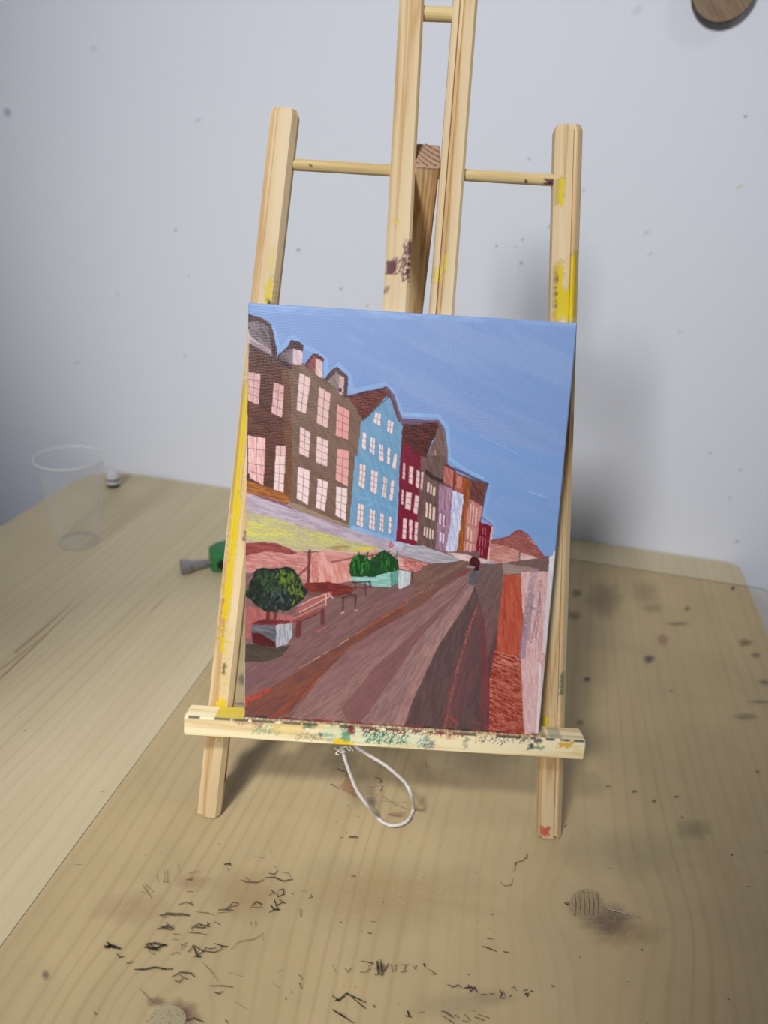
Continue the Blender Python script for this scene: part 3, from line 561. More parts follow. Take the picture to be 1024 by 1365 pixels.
def fill(z, pts, c, c2=None, ang=0, amp=.12, fr=.5, al=1., thr=None, wobk=1., thick=0):
    pts = Zm(z)(pts); sl = box(pts)
    if sl is None: return
    X = PX[sl]+(QX[sl]-PX[sl])*wobk; Y = PY[sl]+(QY[sl]-PY[sl])*wobk
    o_ = .3
    m = (inside(pts, X-o_, Y).astype(float)+inside(pts, X+o_, Y)+inside(pts, X, Y-o_)+inside(pts, X, Y+o_))/4*al
    blend(sl, m, colfield(sl, c, c2, ang, amp, fr, thr), thick)
def line(z, pts, wd, c, al=.9, rough=0., amp=.1, taper=False):
    pts = Zm(z)(pts); s = 1024/240 if z != 'P' else 1
    wd = wd/(s); sl = box(pts, wd+3)
    if sl is None: return
    X, Y = PX[sl]+.5*(QX[sl]-PX[sl]), PY[sl]+.5*(QY[sl]-PY[sl]); dist = np.full(X.shape, 1e9)
    for (a, b) in zip(pts[:-1], pts[1:]):
        dx, dy = b[0]-a[0], b[1]-a[1]; L2 = dx*dx+dy*dy+1e-9
        t_ = np.clip(((X-a[0])*dx+(Y-a[1])*dy)/L2, 0, 1); dist = np.minimum(dist, np.hypot(X-a[0]-t_*dx, Y-a[1]-t_*dy))
    m = sstep(wd/2+.45, max(wd/2-.35, 0), dist)*al
    if rough: m = m*sstep(rough-.12, rough+.12, fnoise(X*.7, Y*.7))
    blend(sl, m, colfield(sl, c, None, 0, amp, .5))
WC = (228, 196, 192)
def window(z, q, nx=2, ny=4, c=WC, c2=None, fr=(95, 62, 60)):
    q = [np.array(p, float) for p in q]                    # tl, tr, br, bl
    fill(z, [tuple(p) for p in q], c, c2, 80, .12, .6, wobk=.5, thick=.6)
    for i in range(1, nx):
        k = i/nx; line(z, [tuple(q[0]*(1-k)+q[1]*k), tuple(q[3]*(1-k)+q[2]*k)], 3.2, fr, .75)
    for j in range(1, ny):
        k = j/ny; line(z, [tuple(q[0]*(1-k)+q[3]*k), tuple(q[1]*(1-k)+q[2]*k)], 3.2, fr, .75)
    line(z, [tuple(q[0]), tuple(q[3]), tuple(q[2])], 3, fr, .5)
    line(z, [tuple(q[1]), tuple(q[2])], 3, fr, .35)

# sky
fill('P', [(300, 380), (800, 380), (800, 800), (300, 800)], (136, 160, 208), (126, 154, 206), 25, .05, .05)
fill('P', [(560, 560), (800, 620), (800, 780), (560, 700)], (122, 158, 210), (130, 160, 212), 20, .05, .06, al=.9)
fill('P', [(330, 395), (775, 420), (775, 436), (330, 416)], (128, 160, 214), (150, 178, 224), 4, .08, .2, al=.6)
for k in range(46):
    x = random.uniform(345, 760); y = random.uniform(425, 690); l = random.uniform(25, 90); s_ = random.choice([(140, 150, 205), (112, 146, 204), (146, 168, 214), (120, 160, 216)])
    line('P', [(x, y), (x+l, y+l*.42+random.uniform(-4, 4))], random.uniform(3, 11), s_, .28, .5, .03)
line('P', [(705, 655), (730, 664)], 1.6, (165, 185, 220), .6); line('P', [(640, 580), (690, 605)], 2, (160, 180, 220), .3)
# light halo strokes around the roofs
HALO = (150, 186, 228)
line('A', [(190, 200), (225, 330), (300, 250), (370, 310), (420, 330), (490, 380), (490, 470), (560, 410), (625, 470), (640, 560), (820, 520), (870, 560), (920, 690), (1024, 700)], 22, HALO, .42)
line('B', [(0, 650), (190, 660), (240, 720), (250, 900), (330, 960), (440, 1010)], 20, (150, 192, 232), .48)
line('D', [(380, 95), (480, 150), (450, 330), (500, 370), (510, 430)], 18, (140, 182, 228), .4)
# roof and left buildings
fill('A', [(30, 120), (110, 138), (180, 180), (205, 300), (215, 400), (30, 330)], (62, 38, 42), (90, 55, 55), 40, .2, .5)
fill('A', [(30, 165), (110, 165), (165, 200), (172, 290), (185, 365), (50, 275), (30, 262)], (135, 120, 128), (95, 82, 88), 50, .25, .6)
fill('A', [(30, 215), (75, 260), (175, 330), (185, 360), (40, 280)], (200, 175, 178), (150, 130, 135), 35, .2, .5, al=.8)
for k in range(7): line('A', [(60+k*12, 180+k*6), (90+k*13, 260+k*11)], 4, (90, 78, 84), .5, .45)
fill('A', [(30, 320), (200, 375), (300, 430), (310, 1024), (30, 1024)], (98, 56, 42), (76, 42, 34), 10, .18, .5)
fill('C', [(30, 0), (305, 0), (285, 250), (30, 160)], (94, 56, 42), (74, 44, 34), 10, .15, .5)
fill('A', [(240, 440), (305, 425), (310, 1024), (258, 1024)], (118, 78, 54), (104, 66, 46), 85, .12, .4, al=.85)
fill('C', [(250, 0), (305, 0), (288, 245), (245, 215)], (118, 74, 42), (104, 64, 40), 85, .12, .4)
fill('A', [(285, 440), (300, 395), (360, 400), (470, 480), (620, 590), (700, 720), (665, 1030), (300, 1030)], (124, 96, 82), (112, 84, 70), 60, .09, .35)
fill('C', [(303, -10), (655, -10), (645, 200), (628, 412), (285, 250)], (122, 94, 80), (110, 84, 70), 60, .09, .35)
fill('C', [(285, 250), (320, 262), (480, 330), (622, 385), (620, 412), (480, 365), (270, 280)], (156, 132, 112), (140, 116, 96), 22, .1, .5)
fill('C', [(30, 130), (110, 150), (240, 195), (292, 240), (270, 270), (150, 225), (30, 205)], (172, 108, 48), (132, 74, 34), 18, .2, .7)
line('C', [(30, 205), (150, 232), (270, 280), (300, 300)], 14, (120, 40, 38), .85, .25)
# dormers
fill('A', [(200, 385), (225, 345), (270, 310), (290, 268), (330, 275), (362, 298), (358, 340), (300, 322), (292, 440), (250, 420)], (58, 30, 36), (80, 45, 50), 30, .2, .6)
fill('A', [(232, 352), (285, 318), (300, 318), (296, 412), (270, 400), (225, 372)], (130, 112, 116), (100, 82, 86), 60, .2, .6)
fill('A', [(304, 318), (357, 335), (350, 408), (302, 408)], (226, 196, 198), (205, 170, 175), 80, .1, .5, thick=.5)
fill('A', [(365, 412), (415, 345), (445, 350), (478, 378), (470, 400), (425, 380), (385, 430)], (66, 26, 32), (92, 40, 44), 30, .2, .6)
fill('A', [(380, 412), (420, 362), (442, 372), (432, 460)], (150, 78, 82), (120, 55, 60), 60, .2, .6)
fill('A', [(432, 375), (466, 392), (468, 486), (430, 466)], (228, 196, 190), (210, 175, 168), 80, .12, .5, thick=.5)
fill('A', [(475, 502), (510, 450), (550, 420), (590, 452), (615, 478), (610, 590), (592, 600), (590, 490), (550, 455), (500, 500)], (62, 40, 48), (90, 60, 66), 30, .2, .6)
fill('A', [(495, 505), (548, 450), (566, 475), (560, 565)], (152, 130, 126), (124, 100, 98), 60, .15, .6)
fill('A', [(563, 470), (592, 482), (585, 580), (565, 575)], (226, 196, 190), (200, 160, 155), 80, .15, .5, thick=.5)
fill('A', [(560, 540), (580, 545), (575, 565), (562, 562)], (50, 35, 45), amp=.1)
line('A', [(205, 385), (290, 435)], 10, (60, 45, 55), .8); line('A', [(470, 492), (560, 555), (620, 590)], 7, (90, 72, 70), .7)
# blue house
fill('A', [(612, 590), (700, 565), (820, 545), (850, 556), (845, 600), (700, 735), (660, 660)], (112, 50, 42), (84, 34, 32), 25, .25, .7)
fill('A', [(835, 585), (905, 690), (930, 760), (905, 1030), (655, 1030), (690, 735), (760, 670)], (114, 158, 190), (106, 148, 182), 70, .07, .3)
fill('C', [(655, -10), (908, -10), (890, 300), (870, 490), (700, 440), (620, 405)], (114, 158, 190), (104, 148, 184), 70, .07, .3)
fill('C', [(650, 385), (880, 465), (868, 492), (700, 450), (620, 408)], (142, 172, 212), (128, 162, 206), 20, .06, .4)
line('C', [(660, 220), (780, 250), (880, 300)], 12, (138, 176, 206), .5, .45); line('C', [(700, 280), (760, 260)], 10, (140, 176, 206), .5, .4)
line('A', [(828, 545), (868, 590), (900, 700), (930, 745)], 26, (108, 70, 82), .9); line('A', [(845, 570), (878, 640), (905, 730)], 10, (90, 45, 48), .9)
line('A', [(612, 592), (700, 568), (825, 545)], 9, (60, 35, 45), .9)
line('A', [(845, 592), (700, 728)], 6, (70, 40, 45), .8)
# crimson house
fill('A', [(925, 745), (1030, 745), (1030, 1030), (905, 1030)], (92, 38, 34), (66, 26, 26), 10, .25, .7)
fill('B', [(0, 690), (190, 695), (205, 722), (155, 800), (122, 900), (100, 1000), (0, 1000)], (96, 40, 34), (62, 24, 24), 15, .28, .8)
line('A', [(925, 735), (960, 740), (1030, 742)], 18, (110, 82, 108), .9); line('B', [(0, 680), (100, 690), (185, 690), (200, 715)], 16, (104, 72, 96), .9)
fill('A', [(925, 860), (980, 890), (1030, 945), (1030, 1030), (908, 1030)], (128, 14, 48), (110, 8, 38), 60, .12, .4)
fill('B', [(-10, 800), (60, 865), (122, 895), (122, 1030), (-10, 1030)], (128, 14, 48), (108, 8, 38), 60, .12, .4)
fill('C', [(912, -10), (1030, -10), (1030, 505), (950, 490), (888, 475)], (126, 12, 46), (108, 8, 38), 70, .12, .4)
fill('D', [(-10, -10), (124, -10), (100, 200), (90, 495), (40, 502), (-10, 490)], (126, 12, 46), (106, 8, 38), 70, .12, .4)
# brown gabled house
fill('D', [(90, -10), (235, 30), (300, 90), (468, 150), (440, 300), (430, 370), (490, 390), (482, 595), (235, 548), (60, 505)], (120, 84, 82), (100, 70, 72), 80, .12, .4)
fill('B', [(195, 705), (215, 730), (232, 860), (240, 935), (225, 1030), (118, 1030), (124, 900), (160, 800)], (128, 102, 94), (112, 84, 76), 70, .12, .4)
line('B', [(192, 692), (222, 740), (238, 860), (236, 930)], 12, (120, 85, 95), .85); line('B', [(170, 860), (182, 910)], 8, (210, 180, 175), .5, .5)
fill('D', [(124, -10), (235, -10), (218, 160), (190, 520), (95, 496), (100, 300)], (112, 88, 80), (98, 72, 66), 80, .12, .4)
line('D', [(122, 82), (160, 115), (215, 135)], 22, (46, 24, 30), .9); line('D', [(125, 255), (215, 280)], 6, (80, 50, 48), .5)
# row of narrow houses
fill('D', [(225, 40), (262, 62), (282, 85), (270, 178), (218, 140)], (194, 120, 110), (168, 88, 82), 80, .15, .6)
line('D', [(228, 42), (265, 60), (285, 70)], 12, (90, 30, 32), .9); line('D', [(215, 140), (270, 175)], 7, (110, 60, 60), .7); line('D', [(283, 75), (275, 180)], 10, (90, 34, 32), .9)
fill('D', [(192, 150), (272, 180), (262, 400), (240, 545), (172, 522), (188, 300)], (166, 128, 148), (142, 98, 124), 85, .14, .5)
fill('D', [(288, 85), (340, 110), (330, 215), (278, 180)], (176, 92, 76), (140, 62, 52), 80, .2, .6); fill('D', [(296, 100), (325, 112), (320, 180), (290, 165)], (200, 120, 104), amp=.1)
fill('D', [(270, 185), (332, 212), (322, 400), (305, 548), (232, 540), (255, 380)], (214, 214, 236), (184, 182, 212), 85, .14, .6, thick=.8)
fill('D', [(330, 118), (375, 130), (352, 300), (325, 545), (292, 538), (312, 400), (332, 240)], (172, 96, 34), (138, 66, 28), 85, .15, .6)
fill('D', [(375, 130), (470, 150), (442, 280), (365, 240)], (118, 68, 62), (88, 44, 44), 60, .22, .7)
fill('D', [(365, 235), (438, 275), (425, 360), (400, 560), (328, 545), (350, 320)], (202, 138, 130), (176, 106, 102), 85, .15, .6)
line('D', [(283, 65), (330, 85), (380, 110), (470, 150)], 14, (86, 72, 104), .9); line('D', [(468, 150), (440, 275)], 10, (96, 70, 88), .9)
fill('D', [(422, 362), (492, 388), (468, 578), (398, 562), (412, 450)], (134, 14, 44), (106, 12, 34), 75, .15, .5)
line('D', [(440, 340), (492, 380), (500, 395)], 9, (150, 90, 110), .7)
fill('D', [(492, 388), (500, 400), (488, 590), (466, 585)], (216, 180, 170), amp=.15)
# far roofs and walls
fill('D', [(484, 470), (590, 450), (622, 418), (650, 410), (695, 432), (745, 500), (795, 560), (790, 600), (655, 560), (480, 505)], (166, 98, 92), (142, 74, 70), 25, .18, .7)
fill('D', [(484, 488), (560, 500), (652, 532), (655, 622), (480, 595)], (206, 152, 142), (184, 120, 110), 8, .15, .6)
fill('D', [(658, 540), (720, 560), (792, 590), (785, 660), (760, 650), (655, 622)], (224, 188, 184), (206, 160, 155), 8, .12, .6)
fill('D', [(790, 560), (826, 560), (815, 640), (806, 682), (790, 675)], (122, 62, 62), (100, 44, 46), 80, .15, .5)
line('D', [(484, 470), (590, 452), (650, 412), (695, 432), (750, 505)], 6, (110, 60, 75), .7); line('D', [(700, 455), (745, 498)], 6, (215, 160, 160), .7); line('D', [(652, 535), (650, 620)], 8, (120, 85, 85), .7)
for k in range(12): line('D', [(590+k*11, 455+abs(k-5)*5), (575+k*14, 500+k*3)], 3, (120, 66, 62), .45)
# promenade ground
fill('P', [(560, 748), (655, 752), (735, 742), (740, 990), (300, 990), (300, 740)], (122, 94, 92), (112, 86, 84), -60, .12, .3)
GR = (126, 92, 90)
fill('P', [(300, 735), (640, 735), (640, 1000), (300, 1000)], GR, (112, 82, 80), -35, .12, .3)
fill('D', [(-10, 590), (340, 578), (420, 590), (420, 1030), (-10, 1030)], (124, 92, 78), (112, 80, 76), -30, .12, .3)
# awnings
fill('C', [(30, 195), (110, 225), (300, 292), (480, 355), (640, 412), (880, 480), (1030, 540), (1030, 590), (800, 560), (30, 500)], (188, 172, 184), (164, 148, 162), 16, .14, .4)
line('C', [(300, 295), (470, 350), (610, 420)], 16, (158, 126, 148), .5, .4); line('C', [(320, 340), (480, 410), (600, 450)], 10, (150, 118, 140), .5, .4)
fill('C', [(30, 310), (160, 330), (330, 385), (470, 425), (640, 475), (790, 512), (745, 535), (620, 545), (480, 530), (340, 535), (200, 490), (30, 480)], (190, 184, 122), (176, 164, 130), 14, .2, .5)
fill('C', [(30, 350), (100, 370), (260, 420), (340, 470), (200, 460), (30, 440)], (206, 200, 86), (184, 178, 120), 10, .2, .8, al=.85, thr=.5)
fill('C', [(380, 425), (560, 450), (600, 480), (480, 490), (400, 470)], (208, 202, 80), (180, 172, 120), 10, .2, .8, al=.8, thr=.5)
fill('C', [(620, 520), (780, 505), (790, 515), (700, 535)], (212, 192, 70), (192, 172, 80), 0, .15, .6)
fill('C', [(450, 515), (560, 500), (640, 500), (600, 535), (480, 535)], (150, 128, 70), (180, 160, 90), 0, .2, .6, al=.8)
fill('C', [(880, 480), (1030, 505), (1030, 545), (870, 510)], (190, 196, 204), (170, 176, 186), 5, .1, .5)
fill('D', [(-10, 500), (100, 500), (210, 540), (330, 578), (300, 590), (140, 606), (-10, 560)], (182, 176, 184), (156, 150, 160), 12, .12, .5)
fill('D', [(235, 538), (330, 548), (400, 566), (480, 585), (478, 600), (400, 600), (330, 585)], (230, 200, 198), (214, 176, 172), 8, .12, .5)
line('C', [(860, 480), (850, 510), (870, 500)], 14, (180, 80, 90), .7)
# market stalls
fill('C', [(30, 490), (130, 485), (250, 510), (390, 545), (385, 730), (330, 690), (200, 640), (30, 660)], (176, 108, 104), (200, 142, 136), 8, .18, .8)
fill('C', [(30, 488), (130, 478), (210, 488), (330, 540), (300, 550), (160, 530), (30, 560)], (128, 54, 54), (150, 76, 72), 8, .2, .6)
fill('C', [(400, 545), (520, 528), (650, 550), (640, 705), (520, 715), (395, 715)], (196, 126, 114), (214, 158, 150), 80, .15, .5)
line('C', [(420, 560), (430, 700)], 34, (170, 84, 70), .5, .4)
fill('C', [(480, 525), (640, 545), (860, 525), (860, 560), (640, 600), (620, 590), (500, 610)], (204, 148, 142), (190, 126, 118), 5, .14, .5)
line('C', [(520, 595), (640, 570), (740, 558), (850, 535)], 10, (132, 62, 58), .75); line('C', [(385, 528), (480, 522), (620, 540), (760, 530)], 8, (206, 172, 170), .7)
line('C', [(397, 530), (388, 720)], 17, (98, 46, 50), .85)
line('C', [(310, 690), (380, 630)], 14, (120, 52, 52), .8)
fill('C', [(370, 712), (520, 708), (645, 735), (640, 770), (560, 790), (470, 770), (370, 762)], (126, 48, 38), (96, 34, 32), 5, .22, .8)
fill('C', [(375, 762), (560, 785), (660, 770), (660, 800), (480, 800), (380, 790)], (120, 84, 82), (104, 70, 70), 5, .12, .5)
fill('C', [(885, 560), (1030, 590), (1030, 640), (960, 640), (900, 630)], (196, 126, 120), (222, 176, 170), 20, .2, .9)
line('C', [(870, 545), (1030, 590)], 8, (150, 100, 80), .8); line('C', [(880, 560), (960, 580), (1030, 600)], 7, (120, 60, 56), .7)
fill('D', [(-10, 570), (60, 585), (130, 608), (60, 650), (-10, 640)], (206, 140, 132), (170, 90, 88), 20, .25, 1.)
line('D', [(-10, 562), (150, 608)], 6, (140, 95, 80), .8)
# hedge, planter, bin
fill('C', [(622, 610), (640, 570), (665, 550), (700, 552), (735, 580), (760, 572), (790, 540), (820, 526), (860, 548), (895, 585), (908, 640), (880, 668), (760, 680), (640, 690), (622, 650)], (22, 78, 30), (14, 52, 22), 80, .35, 1.2, thick=1)
for k in range(60):
    x = random.uniform(635, 895); y = random.uniform(560, 660)+abs(x-770)*.05; line('C', [(x, y), (x+random.uniform(-10, 14), y-random.uniform(15, 38))], random.uniform(4, 9), random.choice([(34, 110, 36), (60, 140, 44), (16, 60, 26), (12, 44, 24)]), .75)
fill('C', [(632, 675), (750, 678), (905, 640), (898, 712), (850, 738), (750, 728), (632, 700)], (150, 196, 188), (124, 168, 160), 0, .12, .6, thick=.8)
fill('C', [(855, 655), (905, 640), (898, 712), (855, 735)], (104, 160, 146), (90, 140, 126), 80, .12, .6)
fill('C', [(903, 642), (972, 650), (962, 752), (898, 742)], (200, 206, 208), (176, 182, 188), 88, .1, .8, thick=.8)
line('C', [(975, 650), (985, 720)], 8, (80, 40, 40), .7)
# chairs and benches
for pts, wd, c in [([(640, 712), (700, 708), (740, 705)], 7, (60, 35, 45)), ([(650, 740), (700, 738), (745, 735)], 8, (90, 50, 55)), ([(712, 715), (716, 785)], 9, (90, 45, 48)), ([(660, 712), (655, 735)], 6, (50, 30, 40)), ([(735, 705), (745, 735)], 12, (70, 36, 42)),
                   ([(585, 800), (625, 778), (660, 785)], 12, (74, 46, 48)), ([(588, 800), (585, 870)], 9, (58, 32, 36)), ([(660, 785), (655, 850)], 9, (66, 36, 38)), ([(635, 760), (660, 745)], 14, (110, 50, 44)),
                   ([(335, 870), (420, 820), (510, 775)], 26, (170, 96, 92)), ([(340, 880), (510, 790)], 6, (220, 160, 150)), ([(330, 845), (420, 800), (490, 775)], 6, (214, 160, 152)), ([(490, 780), (488, 840)], 7, (226, 170, 160)), ([(300, 920), (400, 870), (490, 830)], 10, (190, 110, 100)), ([(290, 935), (400, 895), (480, 870)], 18, (140, 62, 58)), ([(470, 870), (470, 940)], 24, (98, 42, 44)), ([(345, 950), (350, 930), (440, 890)], 8, (80, 46, 46)),
                   ([(335, 940), (330, 1010)], 30, (96, 36, 40)), ([(445, 990), (500, 965)], 12, (196, 90, 86)), ([(410, 1005), (450, 998)], 7, (110, 60, 60)), ([(500, 770), (530, 800)], 5, (226, 176, 170)), ([(575, 885), (590, 878)], 6, (214, 160, 150)), ([(650, 872), (670, 866)], 6, (200, 140, 130))]:
    line('C', pts, wd, c, .85, .18)
# ground lower-left (in front of stalls)
fill('C', [(30, 840), (110, 860), (160, 880), (300, 900), (300, 960), (80, 940), (60, 1030), (30, 1030)], (180, 100, 96), (158, 84, 82), 80, .15, .6, al=.8)
fill('E', [(60, 410), (260, 390), (400, 270), (700, 110), (1030, -60), (1030, 40), (640, 265), (400, 425), (200, 545), (60, 610)], (128, 92, 92), (112, 82, 80), -33, .12, .4)
fill('E', [(60, 480), (300, 380), (330, 400), (60, 560)], (122, 88, 96), (110, 78, 82), -25, .12, .4, al=.5)
fill('E', [(55, 610), (200, 550), (400, 430), (640, 275), (1030, 30), (1030, 130), (700, 350), (520, 480), (400, 600), (320, 690), (250, 715), (55, 695)], (124, 74, 60), (106, 66, 62), -33, .12, .4)
fill('E', [(1030, 20), (900, 115), (700, 250), (560, 390), (400, 560), (300, 690), (220, 700), (330, 610), (500, 440), (760, 190)], (140, 74, 50), (126, 68, 54), -35, .1, .4, al=.8)
fill('D', [(-10, 830), (150, 750), (360, 640), (380, 680), (200, 800), (-10, 960)], (128, 80, 62), (112, 80, 78), -30, .12, .4)
line('E', [(70, 615), (150, 585), (210, 550)], 26, (190, 66, 50), .8, .45); line('E', [(80, 640), (75, 600), (120, 600)], 16, (200, 74, 56), .7, .4); line('E', [(400, 590), (480, 500), (520, 470)], 10, (180, 72, 50), .7, .4)
line('E', [(380, 430), (520, 350), (660, 265)], 8, (200, 150, 130), .6, .5); line('E', [(640, 275), (1000, 55)], 10, (190, 110, 84), .4, .5); line('D', [(0, 815), (170, 720)], 10, (190, 130, 105), .4, .5); line('D', [(60, 760), (330, 600)], 20, (140, 110, 84), .4, .45)
# fan of paving stripes running to the far corner
VX, VY = 634, 752
def fan(p, q, c, c2, al=1., yb=985, fr=.4, amp=.12):      # p,q = x where the edges meet the row y=yb
    fill('P', [(VX, VY), (p, yb), (q, yb)], c, c2, 0, amp, fr, al)
def fillfan(pts, c, c2, ang, al=1.): fill('P', pts, c, c2, ang, .12, .45, al)
fillfan([(634, 760), (600, 775), (545, 820), (430, 905), (385, 960), (380, 985), (470, 985), (560, 880), (634, 775)], (150, 112, 110), (130, 96, 94), -40)
fillfan([(628, 768), (470, 860), (425, 905), (400, 940), (440, 925), (520, 860)], (142, 104, 104), (128, 92, 92), -38, .8)
fillfan([(632, 765), (600, 800), (500, 890), (455, 945), (470, 975), (520, 915), (585, 850)], (128, 84, 84), (116, 78, 78), -50, .8)
fillfan([(634, 765), (560, 850), (505, 930), (480, 985), (545, 985), (575, 900), (626, 800)], (150, 118, 116), (134, 100, 100), -55)
fillfan([(640, 765), (612, 800), (565, 860), (535, 940), (520, 985), (552, 985), (592, 890), (640, 790)], (170, 130, 124), (150, 112, 108), -62, .9)
fillfan([(642, 760), (625, 800), (585, 860), (552, 930), (533, 985), (665, 985), (665, 790), (672, 760)], (100, 78, 76), (88, 66, 68), -75)
fillfan([(648, 762), (640, 800), (600, 900), (585, 985), (606, 985), (640, 880), (655, 800)], (122, 72, 74), (96, 70, 72), -75, .6)
fillfan([(655, 790), (640, 830), (640, 985), (660, 985), (668, 870), (668, 790)], (128, 62, 66), (98, 62, 66), 88, .8)
fillfan([(630, 765), (640, 758), (672, 757), (672, 775), (662, 840), (650, 880), (646, 830)], (120, 98, 94), (112, 84, 84), -60, .8)
line('F', [(390, 80), (350, 200), (290, 400), (235, 640), (215, 740)], 14, (184, 100, 92), .6, .5); line('F', [(300, 420), (240, 560), (250, 730)], 10, (150, 80, 78), .7, .5); line('F', [(460, 100), (440, 400), (455, 640)], 14, (150, 50, 58), .55, .5); line('F', [(250, 680), (290, 720)], 10, (180, 70, 70), .7, .3)
line('F', [(130, 380), (40, 560), (0, 620)], 8, (150, 96, 96), .5, .4); line('F', [(370, 700), (450, 740)], 12, (150, 60, 62), .6, .4); line('D', [(340, 1010), (400, 880)], 8, (180, 90, 90), .5, .4)
fill('D', [(552, 598), (650, 615), (770, 635), (745, 655), (560, 665)], (166, 142, 130), (150, 126, 116), 5, .12, .5)
# figure
fill('D', [(365, 580), (385, 560), (415, 568), (428, 595), (420, 640), (400, 650), (370, 610)], (78, 22, 26), (60, 18, 22), 30, .2, .7)
fill('D', [(385, 640), (415, 645), (420, 690), (390, 730), (360, 720), (365, 670)], (100, 98, 104), (84, 80, 86), 60, .15, .6); line('D', [(300, 670), (350, 645), (375, 625)], 12, (150, 46, 52), .8, .3); line('D', [(355, 620), (390, 625)], 12, (160, 150, 160), .7)
# right side: orange-red column, pale ground, bare canvas
fill('P', [(672, 766), (695, 766), (698, 830), (693, 870), (700, 985), (652, 985), (660, 900), (664, 830)], (192, 92, 70), (178, 76, 56), 85, .14, .4)
fill('F', [(490, 320), (640, 350), (650, 600), (668, 765), (460, 765), (462, 480)], (146, 50, 36), (206, 128, 108), 20, .22, 1.0, thr=.52)
fill('F', [(480, 400), (640, 400), (660, 765), (465, 765)], (128, 34, 28), (186, 92, 76), 70, .2, 1.0, al=.45, thr=.47)
line('D', [(570, 660), (560, 1020)], 10, (150, 50, 44), .6, .4)
fill('P', [(694, 762), (733, 762), (728, 860), (715, 985), (699, 985), (694, 880), (698, 830)], (224, 186, 186), (208, 158, 158), 85, .14, .6)
fill('F', [(640, 360), (740, 380), (725, 780), (660, 770), (652, 600)], (228, 194, 194), (214, 168, 168), 85, .16, .7, al=.9)
line('F', [(690, 20), (655, 200), (640, 345)], 36, (152, 128, 150), .75, .3); line('F', [(735, 10), (720, 120), (690, 270)], 10, (130, 105, 120), .6, .4); line('F', [(660, 80), (650, 200)], 22, (120, 98, 108), .5, .4)
line('D', [(735, 650), (705, 800), (690, 1024)], 40, (156, 134, 146), .6, .35); line('D', [(770, 700), (765, 900), (740, 1024)], 12, (130, 100, 112), .55, .45); line('D', [(700, 850), (735, 860)], 16, (100, 84, 92), .5, .4)
WH = (226, 218, 224)
fill('P', [(738, 735), (752, 735), (722, 990), (713, 990), (719, 940), (728, 860)], WH, (210, 200, 208), 85, .05, .3)
fill('P', [(733, 742), (741, 738), (728, 870), (722, 870)], (214, 204, 208), WH, 85, .06, .3)
line('F', [(738, 400), (722, 770)], 14, (238, 224, 228), .7)
# plant pot, shadow, bush
fill('E', [(60, 300), (120, 290), (250, 310), (330, 300), (280, 360), (200, 392), (60, 395)], (72, 64, 54), (60, 52, 46), 10, .18, .5, al=.92)
fill('E', [(106, 180), (250, 182), (250, 315), (180, 305), (112, 285)], (108, 106, 114), (84, 82, 90), 15, .14, .5)
fill('E', [(110, 225), (160, 232), (245, 285), (246, 312), (170, 305), (114, 285)], (92, 26, 28), (66, 22, 24), 20, .2, .6)
fill('E', [(248, 175), (330, 165), (345, 240), (315, 290), (250, 312)], (176, 176, 186), (146, 144, 152), 85, .14, .7, thick=.8)
fill('E', [(110, 170), (190, 150), (320, 160), (330, 172), (250, 184), (120, 182)], (120, 44, 44), (90, 30, 34), 5, .2, .6)
line('E', [(200, 160), (205, 95)], 22, (86, 40, 38), .9); line('E', [(240, 155), (250, 95)], 14, (84, 42, 38), .9)
bx_, by_ = 205, 748
pts = [(bx_+(168+14*math.sin(5*a)+8*math.sin(11*a+1))*math.cos(a), by_+(128+10*math.sin(6*a+2))*math.sin(a)) for a in np.linspace(0, 2*math.pi, 50)[:-1]]
fill('C', pts, (38, 50, 36), (22, 32, 28), 50, .35, .9, thick=1.2)
for k in range(230):
    a = random.uniform(0, 2*math.pi); r = random.uniform(0, 1)**.6; x = bx_+158*r*math.cos(a); y = by_+118*r*math.sin(a)
    right = (x-bx_)/158; up = -(y-by_)/118
    c = random.choice([(90, 116, 36), (70, 96, 30), (112, 134, 48)] if right+up*.5 > .35 else ([(52, 74, 42), (34, 50, 34), (60, 84, 50)] if up > 0 else [(26, 34, 30), (70, 88, 92), (38, 50, 48), (18, 26, 24)]))
    line('C', [(x, y), (x+random.uniform(-14, 16), y+random.uniform(8, 26))], random.uniform(6, 13), c, .6)
fill('C', [(55, 700), (110, 690), (130, 760), (90, 800), (50, 780)], (16, 22, 20), (26, 34, 28), 50, .3, .9, al=.7)
# windows
WA = WC; WP = (214, 150, 148)
for q in [[(45, 452), (118, 462), (106, 640), (45, 612)], [(192, 512), (252, 528), (240, 712), (180, 684)]]: window('A', q, 2, 4, (224, 184, 182), (206, 156, 152))
window('A', [(45, 812), (146, 830), (140, 1030), (45, 1030)], 2, 3, (222, 160, 160), (232, 196, 190)); window('A', [(205, 870), (262, 876), (255, 1030), (200, 1030)], 2, 3, (226, 188, 184), (214, 170, 164))
window('C', [(45, -10), (142, -10), (134, 158), (58, 118)], 2, 3, (222, 160, 160), (232, 196, 190)); window('C', [(202, -10), (256, -10), (248, 200), (192, 180)], 2, 4, (230, 200, 196))
for q, c in [([(338, 455), (402, 490), (376, 690), (322, 668)], WA), ([(450, 536), (516, 578), (498, 772), (436, 742)], (224, 184, 178)), ([(552, 636), (624, 674), (616, 838), (544, 812)], (224, 156, 150)), ([(342, 762), (402, 796), (392, 940), (338, 915)], WA), ([(438, 816), (504, 846), (496, 992), (432, 966)], WA)]: window('A', q, 2, 4, c)
window('A', [(552, 890), (622, 900), (614, 1105), (544, 1065)], 2, 4, (222, 160, 152)); window('A', [(335, 992), (400, 1012), (400, 1020), (335, 1010)], 1, 1)
window('C', [(432, -30), (500, -10), (496, 48), (432, 22)], 2, 2)
